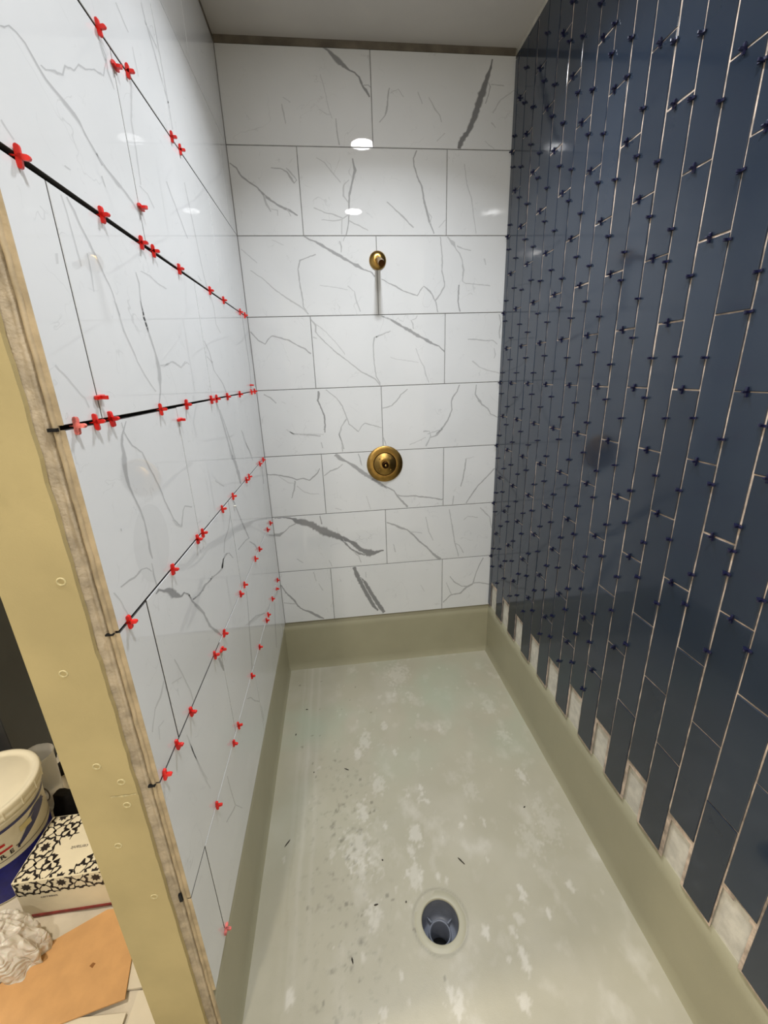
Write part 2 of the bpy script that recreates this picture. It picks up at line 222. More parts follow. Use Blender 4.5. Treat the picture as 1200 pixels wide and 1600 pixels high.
# ------------------------------------------------------------------ measured data (tenths of a millimetre / metres on their own surfaces)
VB=[[0.8,[3937,24636,3957,24664,4160,24533,4220,24590,4330,24283,4523,24425,4539,24133,4698,24272,4773,24049,4857,24130,4946,23973,4979,24016,5145,23921,5184,23961,5280,23789,5344,23819,5391,23548,5466,23580,5502,23399,5602,23449,5666,23186,5732,23216]],[0.5,[5428,23552,5430,23576,5656,23555,5670,23586,5753,23483,5776,23501]],[0.35,[2262,22904,2291,22910,2297,22615,2348,22625,2349,22285,2378,22290]],[0.25,[2340,23103,2360,23123,2596,22941,2626,22972]],[0.45,[4308,22497,4339,22500,4323,22070,4371,22076,4384,21638,4432,21646]],[0.25,[3818,23837,3846,23844,3993,23154,4023,23160,4066,22741,4095,22748,4178,22490,4207,22500]],[0.25,[3686,22767,3704,22787,3983,22602,4004,22632,4145,22588,4151,22612]],[0.65,[38,20971,65,21000,265,20821,308,20851,377,20575,438,20616,669,20355,711,20398,1012,20160,1050,20195,1220,19894,1309,19967,1480,19719,1537,19779,1785,19534,1833,19599,2193,19364,2252,19447,2516,19204,2544,19235]],[0.4,[1188,19991,1251,20006,1236,19660,1338,19697,1443,19346,1483,19365]],[0.3,[1469,19435,1478,19462,1708,19380,1766,19427,1700,19216,1732,19216]],[0.35,[2095,19441,2144,19463,2240,19188,2270,19202]],[0.5,[1634,20841,1639,20867,1994,20819,2008,20854,2233,20712,2272,20745,2351,20487,2426,20527,2495,20319,2517,20381,2635,20456,2612,20473]],[0.4,[2228,20853,2252,20870,2429,20624,2481,20659,2583,20456,2610,20472]],[0.6,[4885,21206,4928,21214,4933,20807,5053,20808,4823,20404,4897,20390,4681,20033,4778,20021,4646,19654,4713,19652,4629,19275,4685,19274,4584,18893,4628,18888,4478,18530,4522,18522]],[0.35,[4698,19664,4660,19643,4513,19941,4438,19923,4530,20293,4468,20310,4740,20477,4718,20496]],[0.3,[3453,21199,3470,21221,3755,21049,3783,21071,4096,20648,4135,20675,4383,20383,4408,20402]],[0.4,[3203,19492,3218,19517,3628,19324,3644,19359,4009,19254,4026,19290,4395,19102,4399,19159,4668,19259,4646,19290]],[0.35,[3503,19066,3508,19094,4056,19015,4057,19053,4400,19088,4391,19125]],[0.4,[4605,19042,4627,19076,4931,18894,4959,18937,5436,18685,5452,18710]],[0.35,[4344,19083,4388,19082,4281,18552,4326,18550]],[0.95,[10583,24519,10627,24516,10516,24258,10612,24242,10352,23976,10530,23937,10110,23526,10428,23455,9928,23097,10258,23023,9804,22660,10079,22588,9607,22276,9855,22173,9327,21907,9537,21821,9229,21627,9423,21577]],[0.5,[10459,23828,10489,23837,10540,23667,10589,23668,10477,23373,10515,23366,10381,23114,10412,23107]],[0.35,[10588,23719,10590,23744,11143,23688,11145,23722]],[0.3,[11561,23578,11581,23559,11012,23268,11050,23243,10701,22828,10734,22804,10939,23162,10909,23172]],[0.3,[10655,22495,10699,22523,10842,22328,10869,22345]],[0.25,[10412,21872,10433,21892,10823,21606,10848,21630]],[0.5,[6479,23514,6509,23510,6390,23222,6443,23218,6330,22803,6403,22795,6267,22634,6294,22621,6048,22416,6071,22402]],[0.3,[6522,23336,6509,23358,6831,23468,6841,23492,7031,23229,7057,23243]],[0.3,[7619,23415,7648,23423,7772,23040,7813,23051]],[0.35,[8049,23257,8077,23269,8258,22918,8304,22942,8507,22670,8551,22688,8570,22461,8601,22467]],[0.3,[8409,21836,8386,21854,8740,22108,8717,22125]],[0.6,[7538,21527,7590,21511,7398,21250,7447,21244,7423,20971,7472,20980,7558,20602,7611,20619,7745,20231,7816,20248,7796,19856,7875,19869,7900,19469,8000,19492,8085,18935,8163,18956,8282,18568,8320,18581]],[0.35,[7964,19424,7993,19441,8162,19186,8202,19195,8108,18948,8141,18943]],[0.3,[8519,18788,8492,18807,8810,19085,8783,19104]],[0.5,[6259,19723,6283,19744,6667,19385,6706,19420,6943,19166,6993,19207,7376,18782,7415,18812]],[0.3,[9567,21094,9600,21098,9685,20396,9719,20402,9899,19873,9945,19882,10010,19293,10051,19297,10159,18572,10193,18576]],[0.65,[2697,18483,2733,18523,2907,18341,2942,18393,3180,18256,3212,18310,3392,18101,3484,18219,3654,17978,3706,18045,3966,17780,4048,17892,4355,17581,4431,17685,4650,17449,4693,17511,4851,17310,4942,17443,5166,17197,5192,17244,5452,17119,5483,17163,5639,16936,5691,16980]],[0.5,[4193,18302,4225,18310,4241,18106,4287,18111,4222,17885,4254,17884]],[0.35,[4431,18483,4461,18472,4336,18311,4365,18300]],[0.5,[3149,17838,3165,17791,2689,17682,2699,17654,2436,17611,2489,17578,2342,17269,2387,17268,2353,16704,2404,16711,2418,16184,2470,16191,2436,15812,2475,15823,2623,15484,2660,15503]],[0.3,[76,18013,99,18034,663,17495,687,17517]],[0.4,[354,17222,376,17247,814,16917,836,16939,1318,16448,1346,16476,1843,16069,1879,16112,2111,15902,2152,15955,2411,15718,2452,15758,2623,15480,2660,15508]],[0.25,[3228,16632,3236,16661,3399,16603,3406,16634,3972,16519,3979,16548,4433,16434,4441,16464]],[0.35,[4434,16595,4458,16617,4709,16359,4741,16374,4784,15905,4853,15922,4933,15555,4966,15566]],[0.2,[1373,18347,1388,18372,1843,18149,1862,18180]],[0.55,[33,14828,75,14860,334,14464,373,14501,622,14286,624,14335,779,14486,745,14514,957,14636,954,14685,1285,14546,1304,14594,1677,14422,1708,14478,2011,14225,2041,14269,2346,14044,2386,14096,2596,13843,2637,13887]],[0.45,[2694,15290,2731,15318,2882,15039,2971,15071,2874,14775,2933,14787,2989,14598,3027,14627,3327,14258,3353,14282,3773,13840,3814,13883,4248,13490,4271,13516,4836,12999,4866,13036,5200,12800,5235,12856,5475,12650,5512,12690,5714,12373,5758,12408]],[0.3,[2946,15069,2970,15094,3363,14731,3388,14754,3807,14247,3835,14268,4140,13785,4169,13804]],[0.3,[2750,14526,2783,14599,2933,14488,2946,14518]],[0.4,[5865,15366,5883,15395,6164,15220,6182,15255,6287,15181,6300,15212]],[0.5,[6274,14749,6287,14719,5838,14593,5853,14557,5507,14491,5563,14448,5449,14160,5498,14158,5446,13583,5490,13585,5504,12994,5547,12998,5542,12751,5578,12763,5722,12442,5755,12460]],[0.5,[297,12156,316,12186,572,11990,608,12033,819,11747,851,11777]],[0.2,[1073,11794,1096,11831,1248,11699,1267,11730]],[0.75,[2770,12225,2857,12227,2741,12023,2876,12009,2705,11800,2792,11813,2847,11454,2906,11477,2970,11083,3039,11096,2961,10652,3043,10650,2934,10307,2991,10302]],[0.45,[3146,12260,3169,12287,3644,11850,3672,11874,3859,11474,3911,11497,4016,10972,4071,10990,4137,10650,4168,10673,4576,10230,4588,10287,4773,10526,4744,10551,4927,10632,4926,10683,5240,10529,5252,10566,5724,10378,5736,10415]],[0.45,[4007,10909,4069,10866,3773,10562,3812,10541,3614,10177,3665,10175,3725,9842,3769,9854,3788,9446,3852,9459]],[0.25,[1153,10502,1174,10532,1452,10296,1460,10332,2903,10193,2906,10230]],[0.55,[5931,16835,5955,16870,6268,16655,6289,16691,6600,16513,6638,16571,6892,16339,6915,16381,7356,16201,7375,16250,7554,16141,7526,16180,7736,16415,7697,16438,7829,16533,7839,16573,8094,16321,8157,16367,8282,16047,8324,16066,8373,15894,8413,15903,8464,15471,8505,15477]],[0.5,[8553,18457,8599,18461,8606,18070,8645,18073,8644,17628,8696,17629,8638,17127,8690,17131,8751,16719,8809,16725,8745,16524,8796,16510,8604,16273,8649,16247,8334,15971,8391,15932]],[0.4,[8868,18443,8910,18475,9081,18174,9220,18258,9221,18035,9260,18055,9428,17813,9468,17832,9554,17570,9588,17577,9593,17171,9687,17172,9606,16710,9640,16716,9770,16619,9777,16649,10130,16589,10132,16620,10912,16512,10915,16554]],[0.35,[9311,18092,9340,18144,9610,17976,9625,18013,9963,17900,9973,17938]],[0.65,[9413,16588,9484,16584,9396,16147,9462,16144,9410,15827,9463,15832,9509,15478,9561,15488]],[0.3,[10555,17611,10636,17625,10648,17363,10683,17369]],[0.7,[5884,15348,5896,15377,6224,15226,6250,15274,6546,15003,6621,15111,6793,14881,6841,14956,7071,14718,7151,14837,7483,14459,7570,14589,7747,14375,7786,14442,7963,14211,8052,14353,8233,14114,8269,14183,8541,14009,8572,14050,8814,13751,8857,13789]],[0.45,[7220,15171,7251,15185,7294,15009,7351,15022,7332,14798,7368,14801]],[0.35,[7517,15365,7550,15352,7461,15239,7485,15214,7289,15192,7300,15161]],[0.35,[6273,14762,6289,14721,5738,14580,5751,14550,5549,14484,5579,14438]],[0.3,[7444,13970,7479,13979,7623,13459,7657,13471,7797,13166,7848,13184,7882,12819,7947,12836,8052,12410,8087,12421]],[0.2,[6242,13602,6255,13633,6484,13510,6491,13543,7576,13337,7581,13370]],[0.45,[11372,15336,11432,15347,11484,14986,11546,14984,11408,14548,11484,14541,11473,14291,11510,14294]],[0.45,[9934,14285,9934,14318,10274,14257,10276,14307,10712,14205,10713,14249,11146,14200,11155,14232,11368,14029,11391,14054]],[0.3,[11212,13873,11249,13878,11271,13589,11347,13587,11236,13423,11273,13411]],[0.3,[10157,13303,10211,13364,10561,13014,10587,13052,10890,12881,10904,12931,11541,12716,11551,12761]],[0.5,[5815,11296,5805,11337,6261,11394,6236,11442,6524,11629,6482,11665,6715,11887,6675,11925,7052,12145,7029,12173]],[0.55,[9556,12284,9610,12264,9437,11964,9489,11937,9240,11739,9313,11697,9153,11484,9217,11476,9192,11119,9255,11106,9006,10644,9070,10610,8748,10293,8819,10234,8433,9992,8488,9936]],[0.35,[8775,10225,8792,10177,8000,10005,8012,9968]],[0.5,[10407,12247,10445,12241,10350,11792,10407,11800,10545,11450,10662,11519,10716,11269,10767,11321,11024,11080,11065,11116,11171,10826,11205,10861,11551,10618,11574,10661]],[0.45,[1287,10424,1312,10452,1449,10273,1472,10328,1747,10248,1754,10289,2210,10181,2222,10252,2739,10120,2747,10167]],[0.75,[2906,10468,2988,10486,2954,10292,3007,10304]],[0.4,[2724,9827,2771,9838,2780,9552,2827,9563]],[0.45,[3758,10446,3795,10429,3617,10147,3659,10147,3728,9775,3800,9786,3726,9325,3780,9324]],[0.65,[3330,9156,3459,9287,3559,8909,3685,9077,3894,8785,3940,8858,4217,8507,4328,8657,4571,8203,4686,8352,4868,7962,4992,8136,5187,7758,5282,7892,5546,7458,5661,7627,5898,7300,5933,7354]],[0.5,[4503,9185,4539,9197,4570,8933,4630,8945,4623,8590,4666,8595]],[0.5,[2779,8152,2758,8183,3106,8369,3078,8431,3481,8488,3455,8544,3737,8692,3715,8723]],[0.6,[12,8369,19,8424,364,8345,376,8406,710,8259,729,8325,1176,8137,1199,8202,1415,8033,1423,8089,1722,8074,1731,8136,2027,7961,2014,8023,2436,8257,2386,8310,2601,8545,2570,8566]],[0.5,[1281,8010,1364,7997,1217,7637,1293,7617,1065,7130,1100,7118]],[0.25,[529,8288,553,8318,972,7910,993,7950,1337,7857,1344,7895]],[0.25,[1366,7724,1411,7768,1650,7419,1679,7461,2012,7256,2027,7319,2448,7239,2452,7279]],[0.25,[4800,6999,4838,7009,4906,6593,4950,6604,4990,6253,5029,6262]],[0.25,[3195,6433,3209,6471,3502,6305,3520,6355]],[0.9,[116,6115,119,6168,669,6105,677,6164,956,6002,992,6088,1148,5737,1268,6050,1512,5607,1639,5990,1852,5473,2026,5799,2241,5125,2473,5536,2635,4923,2815,5336,3018,4773,3180,5151,3412,4620,3536,4896,3687,4552,3766,4713,3960,4321,4123,4539,4272,3972,4432,4195,4674,3609,4802,4061,5151,3657,5123,3946,5424,3817,5392,3958,5614,3863,5604,3950]],[0.8,[3367,4693,3447,4763,3798,4127,3861,4199,4248,3781,4299,3897,4584,3669,4617,3809]],[0.7,[2369,6106,2408,6112,2414,5627,2476,5637]],[0.6,[1125,5790,1142,5740,796,5641,817,5601,518,5390,542,5351,251,5307,276,5134,-37,5320,-54,5171]],[0.4,[3996,3950,4036,3988,4241,3646,4287,3673,4345,3280,4385,3292]],[0.35,[993,3780,1017,3816,1289,3533,1320,3580]],[0.3,[2656,3572,2694,3589,2791,3195,2834,3214]],[0.9,[3870,3034,4061,3096,3974,2519,4239,2621,4173,2052,4397,2153,4325,1653,4547,1763,4580,1088,4789,1198,4844,505,5031,633,5135,231,5207,302]],[0.9,[4241,2382,4292,2430,4431,2018,4613,2143,4662,1461,4879,1582,4988,806,5191,931,5213,377,5423,523,5431,47,5604,173]],[0.4,[4565,2713,4607,2712,4569,2376,4611,2375]],[0.3,[1774,2960,1839,2973,1871,2401,1911,2409]],[0.3,[1992,2234,2029,2255,2186,1797,2233,1825]],[0.7,[-7,2346,39,2376,252,1785,317,1838,595,1325,676,1394,768,969,832,1026,1026,707,1062,772,1343,533,1393,644,1644,279,1730,438,1912,104,1977,242,2131,44,2153,102]],[0.45,[58,1239,67,1292,676,1118,686,1178]],[0.5,[8710,10222,8755,10185,8456,9945,8510,9875,8159,9826,8178,9779]],[0.4,[7792,10090,7792,10163,8094,10096,8116,10127,8144,9871,8192,9857,7882,9401,7950,9364]],[0.3,[7106,9469,7090,9505,7925,9797,7908,9833]],[0.45,[5787,9915,5824,9925,5890,9541,5943,9555]],[0.6,[5072,7844,5140,7951,5427,7573,5523,7723,5768,7399,5804,7467,6024,7290,6052,7348,6235,7151,6282,7195,6345,6908,6419,6958,6564,6617,6641,6685,6917,6220,6992,6291]],[0.6,[6377,6904,6387,6962,6799,6808,6803,6868,7256,6808,7258,6875,7644,6722,7653,6801,8170,6649,8179,6709,8770,6487,8773,6561,8887,6576,8853,6621]],[0.55,[9991,8642,10037,8634,9930,8131,9996,8117,9849,7612,9908,7596,9744,7188,9796,7170]],[0.2,[10019,8618,10009,8657,10441,8691,10431,8730]],[0.55,[11536,8050,11577,8011,11054,7555,11104,7506,10669,7175,10716,7132,10347,6720,10399,6683,10058,6261,10110,6224]],[0.45,[9381,6703,9422,6694,9317,6231,9370,6220]],[0.6,[5810,5448,5831,5513,6226,5266,6262,5354,6443,5084,6501,5222,6884,4947,6919,5013,7202,4639,7263,4702,7537,4218,7597,4282,7945,3858,8004,3923,8211,3499,8289,3576,8405,3262,8512,3408,8688,3034,8788,3186]],[0.3,[7031,4842,7036,4885,7703,4718,7707,4762]],[0.35,[7889,5635,7929,5641,8051,4776,8103,4789,8297,4253,8335,4270]],[0.35,[6129,4219,6170,4225,6208,3740,6268,3750]],[0.4,[9160,5959,9201,5964,9338,4893,9399,4898,9456,4162,9516,4171,9728,3182,9775,3191]],[0.35,[9480,4002,9498,4040,9751,3833,9790,3870,10003,3374,10051,3400]],[0.45,[10856,5929,10895,5963,11143,5590,11185,5632,11397,5374,11436,5388,11531,4726,11574,4730]],[0.3,[9989,5293,9960,5328,10212,5483,10204,5526,10758,5366,10763,5422]],[0.55,[11148,3006,11199,2971,10915,2569,10968,2538,10727,1965,10770,1946,10581,1458,10665,1385,10235,1306,10298,1212,9893,942,9935,853,9320,869,9352,803,8888,424,8930,375]],[0.5,[10626,1429,10618,1492,10983,1430,10985,1501,11645,1249,11653,1319]],[0.5,[9263,2002,9298,2028,9517,1617,9557,1667,9967,1297,9984,1355,10302,1263,10300,1327]],[0.35,[9052,1640,9093,1655,9349,863,9395,880]],[0.25,[7601,1620,7639,1642,7812,1211,7849,1232]]]
VL=[[0.45,[-13785,16781,-13775,16794,-13704,16812,-13695,16832,-13609,16886,-13592,16907,-13478,16908,-13459,16926,-13341,16890,-13317,16910,-13238,16825,-13201,16853,-13109,16747,-13071,16775,-13023,16700,-12985,16729,-12885,16672,-12826,16719,-12754,16658,-12686,16710,-12644,16611,-12525,16700,-12467,16590,-12366,16662,-12329,16572,-12260,16617,-12195,16480,-12144,16511,-12056,16392,-12004,16424,-11807,16242,-11751,16274]],[0.45,[-11939,16346,-11906,16366,-11798,16277,-11747,16308,-11574,16215,-11485,16269,-11378,16148,-11240,16231,-11108,16130,-11020,16181,-10851,16077,-10776,16116,-10610,15969,-10526,16007,-10550,15873,-10475,15904]],[0.4,[-13070,16822,-13048,16843,-12953,16840,-12933,16864,-12737,16933,-12694,16984,-12483,17029,-12497,17036,-12368,17204,-12378,17213,-12122,17274,-12109,17303,-11917,17446,-11908,17476,-11708,17512,-11678,17548,-11379,17692,-11348,17726,-11002,17813,-11023,17816,-10771,18131,-10830,18096,-10887,18333,-10944,18295]],[0.4,[-10915,18340,-10881,18364,-10776,18211,-10717,18249,-10811,17991,-10742,18034,-10664,17806,-10627,17829]],[0.25,[-14227,15715,-14213,15725,-14081,15593,-14066,15604]],[0.3,[-9790,19521,-9749,19551,-9376,19346,-9326,19380]],[0.35,[-8227,20516,-8171,20554,-8115,20274,-8035,20328,-7876,19991,-7791,20045,-7630,19661,-7551,19709,-7267,19193,-7198,19231]],[0.35,[-8177,20256,-8122,20295,-7720,20163,-7636,20220,-7370,20152,-7307,20193]],[0.35,[-7514,20949,-7451,20991,-7438,20436,-7373,20477,-7381,19995,-7315,20034,-7327,19304,-7259,19340,-7299,18754,-7229,18788]],[0.3,[-9693,18538,-9581,18598,-9874,18115,-9765,18170,-10104,17635,-10011,17681,-10123,17157,-10055,17188,-10192,16567,-10149,16584]],[0.25,[-9270,19192,-9222,19221,-9216,18754,-9167,18783]],[0.3,[-13310,15323,-13289,15333,-13265,15133,-13239,15144,-13233,14775,-13206,14785,-13227,14482,-13186,14496]],[0.4,[-13188,15335,-13157,15353,-13076,15204,-13023,15231,-12965,15051,-12923,15071,-12831,14877,-12780,14900,-12628,14595,-12573,14617,-12416,14322,-12386,14332,-12315,13950,-12286,13957]],[0.3,[-12961,14711,-12938,14719,-12961,14480,-12928,14489,-13012,14187,-12988,14193]],[0.25,[-13793,14508,-13736,14525,-13820,14380,-13775,14393]],[0.35,[-13031,15760,-13014,15774,-12894,15759,-12876,15773]],[0.35,[-11927,16055,-11864,16086,-11840,15937,-11810,15951]],[0.35,[-8492,17247,-8434,17274,-8101,16893,-8036,16920,-7777,16616,-7698,16646,-7472,16382,-7401,16407]],[0.3,[-6967,17786,-6891,17817,-6852,17353,-6760,17387,-6690,16781,-6607,16808,-6463,15904,-6375,15928,-6258,15482,-6168,15503]],[0.3,[-10270,16517,-10235,16538,-9907,16514,-9864,16537,-9656,16344,-9608,16365]],[0.3,[-7045,15613,-6971,15638,-6784,15526,-6707,15550]],[0.35,[-11029,14881,-11005,14898,-10616,14888,-10580,14908,-10255,14817,-10220,14835,-9772,14794,-9723,14821]],[0.45,[-11287,14812,-11251,14823,-11243,14635,-11183,14650,-11315,14340,-11261,14351,-11316,14049,-11251,14063,-11247,13779,-11180,13792]],[0.5,[-11342,14324,-11283,14338,-11326,14075,-11249,14092,-11237,13788,-11165,13803,-11113,13407,-11025,13420,-11128,13130,-10949,13144,-11181,12918,-11003,12922,-11221,12683,-11152,12680,-11409,12452,-11355,12446]],[0.35,[-12398,14161,-12356,14172,-12339,13931,-12288,13943,-12289,13709,-12233,13722,-12117,13451,-12063,13463,-11990,13233,-11958,13239,-11780,12981,-11747,12988,-11435,12684,-11389,12693]],[0.35,[-10773,13167,-10789,13182,-10209,13279,-10191,13307,-9685,13171,-9669,13201,-9263,13316,-9308,13328]],[0.25,[-14411,13114,-14394,13122,-14172,12893,-14156,12899,-13948,12678,-13930,12684,-13892,12552,-13873,12556]],[0.35,[-10948,13178,-10947,13193,-10559,13207,-10566,13226,-10206,13274,-10183,13295,-9680,13164,-9662,13191,-9196,13292,-9209,13313,-9067,13248,-9019,13262]],[0.4,[-7418,13913,-7342,13927,-7076,13638,-6992,13649,-6962,13351,-6849,13361,-6884,13148,-6800,13158,-6489,12954,-6391,12969,-6077,12750,-5939,12763,-5753,12429,-5619,12436]],[0.3,[-7382,13499,-7304,13518,-6949,13360,-6844,13384]],[0.25,[-5968,15310,-5874,15331,-5776,15000,-5678,15018,-5803,14520,-5705,14537,-5385,14298,-5285,14317]],[0.35,[-1296,15260,-1071,15293,-1199,14245,-942,14269,-1069,13364,-831,13373,-1278,12497,-1098,12495]],[0.35,[11,15420,268,15455,-303,14306,36,14335,-59,13288,235,13299,-313,12521,-82,12518]],[0.45,[-7147,12225,-7022,12228,-6817,11597,-6644,11592,-6530,10927,-6303,10908,-6294,10333,-6026,10299]],[0.4,[-6936,12015,-6834,12016,-6522,11462,-6383,11458,-6128,10792,-5918,10774,-5920,10264,-5732,10240]],[0.35,[-4191,10997,-4057,10989,-3800,10475,-3664,10464,-3059,9856,-2908,9842]],[0.6,[-6410,10566,-6117,10546,-6092,10158,-5633,10105,-5871,9715,-5425,9640,-5655,9350,-5465,9312]],[0.35,[-4327,11073,-4199,11066,-4023,10649,-3891,10641,-3368,10144,-3175,10127,-2988,9659,-2834,9639]],[0.5,[-12904,12262,-12880,12256,-13029,12171,-12983,12159,-13167,12063,-13087,12046,-13255,11925,-13172,11915,-13289,11781,-13146,11766,-13365,11606,-13182,11579,-13369,11413,-13243,11398,-13318,11227,-13242,11221,-13252,11053,-13192,11050,-13136,10790,-13073,10783,-13069,10508,-13004,10495,-13084,10222,-13008,10200,-13127,9939,-13032,9909,-13081,9806,-13033,9793]],[0.45,[-13066,12254,-13040,12254,-13062,12084,-13028,12087,-12900,11843,-12860,11851,-12578,11667,-12542,11672,-12414,11340,-12368,11340,-12188,10963,-12132,10960,-12057,10587,-11998,10580,-11802,10119,-11747,10113,-11675,9961,-11577,9965,-11427,9828,-11475,9854,-11185,10123,-11233,10141,-11043,10173,-11057,10202,-10638,10034,-10623,10051]],[0.45,[-14233,9834,-14243,9849,-14037,9826,-14053,9857,-13786,9766,-13809,9803,-13486,9777,-13507,9808,-13342,9743,-13324,9758,-13198,9602,-13173,9604]],[0.45,[-13132,9743,-13103,9732,-13176,9530,-13110,9505,-13140,9302,-13082,9281]],[0.3,[-14457,9868,-14439,9867,-14349,9676,-14330,9672,-14246,9362,-14225,9357]],[0.4,[-13851,10679,-13822,10670,-13858,10638,-13829,10629]],[0.85,[-13224,9161,-13241,9181,-13076,9140,-13090,9198,-12904,9030,-12881,9073,-12768,8919,-12590,8982,-12633,8736,-12367,8767,-12316,8573,-12250,8625,-12147,8504,-12177,8558,-12001,8501,-12008,8541,-11851,8393,-11794,8384,-11727,8163,-11647,8138]],[0.6,[-12022,8517,-11988,8525,-11831,8364,-11761,8351,-11739,8150,-11650,8126,-11502,7823,-11310,7780,-11235,7524,-11100,7475,-10986,7001,-10845,6948,-10634,6596,-10448,6550,-10269,6230,-10176,6202]],[0.6,[-11635,8127,-11657,8158,-11247,8022,-11288,8070,-10895,7969,-10968,8031,-10713,8013,-10776,8070,-10314,7913,-10373,7968,-10053,7934,-10123,7984]],[0.55,[-11674,8131,-11701,8170,-11160,7992,-11207,8041,-10731,7988,-10790,8040,-10190,7923,-10245,7977,-9498,7767,-9558,7825,-9126,7712,-9266,7798,-8891,7890,-8997,7951,-8436,7893,-8515,7945]],[0.5,[-9130,7720,-9262,7790,-8894,7894,-8994,7947,-8652,7944,-8715,7993,-8313,7833,-8250,7836,-8000,7529,-7926,7511]],[0.35,[-8743,8035,-8827,8073,-8473,8330,-8568,8374,-7880,8477,-7996,8528,-7388,8820,-7530,8872]],[0.5,[-6970,9162,-6830,9135,-6693,8723,-6530,8687,-6278,8119,-6086,8073,-5799,7503,-5574,7442,-5587,7261,-5398,7177,-6055,7378,-5974,7322,-7261,7516,-7187,7464]],[0.5,[-5518,7083,-5414,7076,-4823,6657,-4573,6609,-4464,6327,-4246,6262]],[0.35,[-8527,10159,-8479,10166,-7736,9783,-7662,9791]],[0.45,[-1162,9070,-937,9028,-1267,8251,-1008,8191]],[0.3,[-11861,10139,-11815,10136,-11734,9972,-11662,9976,-11485,9834,-11452,9843]],[0.4,[-1530,5787,-1457,5823,249,5055,233,5146,2288,4439,2192,4525]],[0.3,[-13111,7643,-13081,7630,-13026,7422,-12974,7396,-12922,7120,-12873,7093,-12717,6521,-12670,6490,-12697,6232,-12661,6204]],[0.3,[-13641,7337,-13668,7356,-13667,7599,-13648,7567,-13943,7463,-13893,7406,-14178,7421,-14150,7390,-14422,7154,-14397,7127]],[0.25,[-13403,7301,-13412,7324,-12943,7071,-12954,7097]],[0.25,[-13291,5920,-13260,5895,-13169,5231,-13137,5202,-12994,4583,-12943,4538,-12841,4131,-12805,4099]],[0.25,[-14235,6787,-14258,6809,-14176,7015,-14197,7040,-13971,6954,-13986,6980]],[0.6,[-10814,5917,-10615,5800,-10755,5663,-10476,5492,-10573,5326,-10458,5253]],[0.35,[-7033,5830,-6932,5777,-7209,5119,-7075,5040,-7467,4457,-7303,4350,-7754,3556,-7594,3437,-7859,3209,-7732,3110]],[0.35,[-2295,2685,-2106,2577,-2801,1874,-2588,1740,-3278,786,-3102,660]],[0.35,[-7152,4658,-7211,4719,-6121,4269,-6179,4344,-4576,3435,-4597,3483]],[0.35,[-8914,2873,-8927,2914,-8508,2551,-8455,2551,-8137,2077,-8053,2052,-7477,1449,-7439,1461]],[0.25,[-7419,1238,-7313,1146,-7397,490,-7289,390]],[0.35,[-11715,2884,-11665,2831,-11675,2375,-11624,2319,-11578,1647,-11506,1574,-11089,864,-11054,847]],[0.4,[-12297,1983,-12330,2044,-11679,1600,-11746,1712,-11530,1558,-11576,1631]],[0.25,[-13271,5736,-13239,5710,-13065,4743,-13022,4705,-12794,3783,-12757,3747]]]
RED_H=[(2, -1.091), (2, -0.986), (2, -0.755), (2, -0.695), (3, -1.412), (3, -1.225), (3, -1.079), (3, -1.022), (3, -0.869), (3, -0.603), (3, -0.436), (3, -0.168), (3, -0.07), (4, -1.435), (4, -1.386), (4, -1.341), (4, -1.142), (4, -0.985), (4, -0.769), (4, -0.714), (4, -0.577), (4, -0.382), (4, -0.143), (4, -0.063), (5, -1.43), (5, -1.239), (5, -1.074), (5, -1.032), (5, -0.834), (5, -0.695), (5, -0.471), (5, -0.416), (5, -0.161), (5, -0.067), (6, -1.442), (6, -1.378), (6, -1.294), (6, -1.103), (6, -1.007), (6, -0.785), (6, -0.722), (6, -0.506), (6, -0.409), (6, -0.178), (6, -0.086), (7, -1.268), (7, -1.087), (7, -1.024), (7, -0.806), (7, -0.643), (7, -0.459), (7, -0.414), (7, -0.277), (7, -0.087)]
PANB=[(0.349, -0.878, 0.0292, 0.6), (0.385, -0.548, 0.0295, 0.5), (0.348, -0.606, 0.0182, 0.5), (0.482, -0.477, 0.0139, 0.5), (0.51, -0.627, 0.0117, 0.6), (0.423, -0.766, 0.0264, 0.45), (0.43, -0.939, 0.0109, 0.6), (0.541, -0.981, 0.0234, 0.6), (0.512, -1.033, 0.0165, 0.6), (0.324, -1.006, 0.0435, 0.55), (0.335, -1.078, 0.0297, 0.55), (0.385, -1.034, 0.0306, 0.4), (0.51, -1.118, 0.0272, 0.55), (0.584, -1.121, 0.0088, 0.7), (0.615, -1.138, 0.0077, 0.6), (0.534, -0.833, 0.0163, 0.45), (0.591, -0.816, 0.0141, 0.55), (0.607, -0.866, 0.0091, 0.6), (0.576, -0.863, 0.0091, 0.5), (0.845, -1.216, 0.0148, 0.7), (0.903, -1.272, 0.0116, 0.8), (0.697, -1.286, 0.0105, 0.8), (0.802, -1.271, 0.0124, 0.5), (0.775, -1.3, 0.0121, 0.6), (0.781, -1.348, 0.0134, 0.7), (0.783, -1.374, 0.0131, 0.7), (0.569, -1.431, 0.0231, 0.7), (0.747, -1.447, 0.0123, 0.6), (0.799, -0.975, 0.0097, 0.6), (0.712, -0.976, 0.0086, 0.7), (1.021, -0.813, 0.0191, 0.6), (1.03, -0.62, 0.0291, 0.5), (1.024, -0.429, 0.0318, 0.4), (0.364, -1.197, 0.0237, 0.45), (0.121, -1.357, 0.0127, 0.6), (0.37, -1.42, 0.0092, 0.6), (0.428, -1.351, 0.0065, 0.6), (0.739, -1.355, 0.0066, 0.5), (1.008, -1.209, 0.0131, 0.6), (0.236, -1.008, 0.0144, 0.4), (0.743, -0.525, 0.0192, 0.5), (0.646, -0.319, 0.024, 0.4), (0.597, -0.132, 0.0552, 0.35), (0.56, -0.274, 0.0153, 0.5), (0.939, -1.058, 0.031, 0.3), (1.03, -1.008, 0.0428, 0.25), (0.79, -0.845, 0.0256, 0.25)]
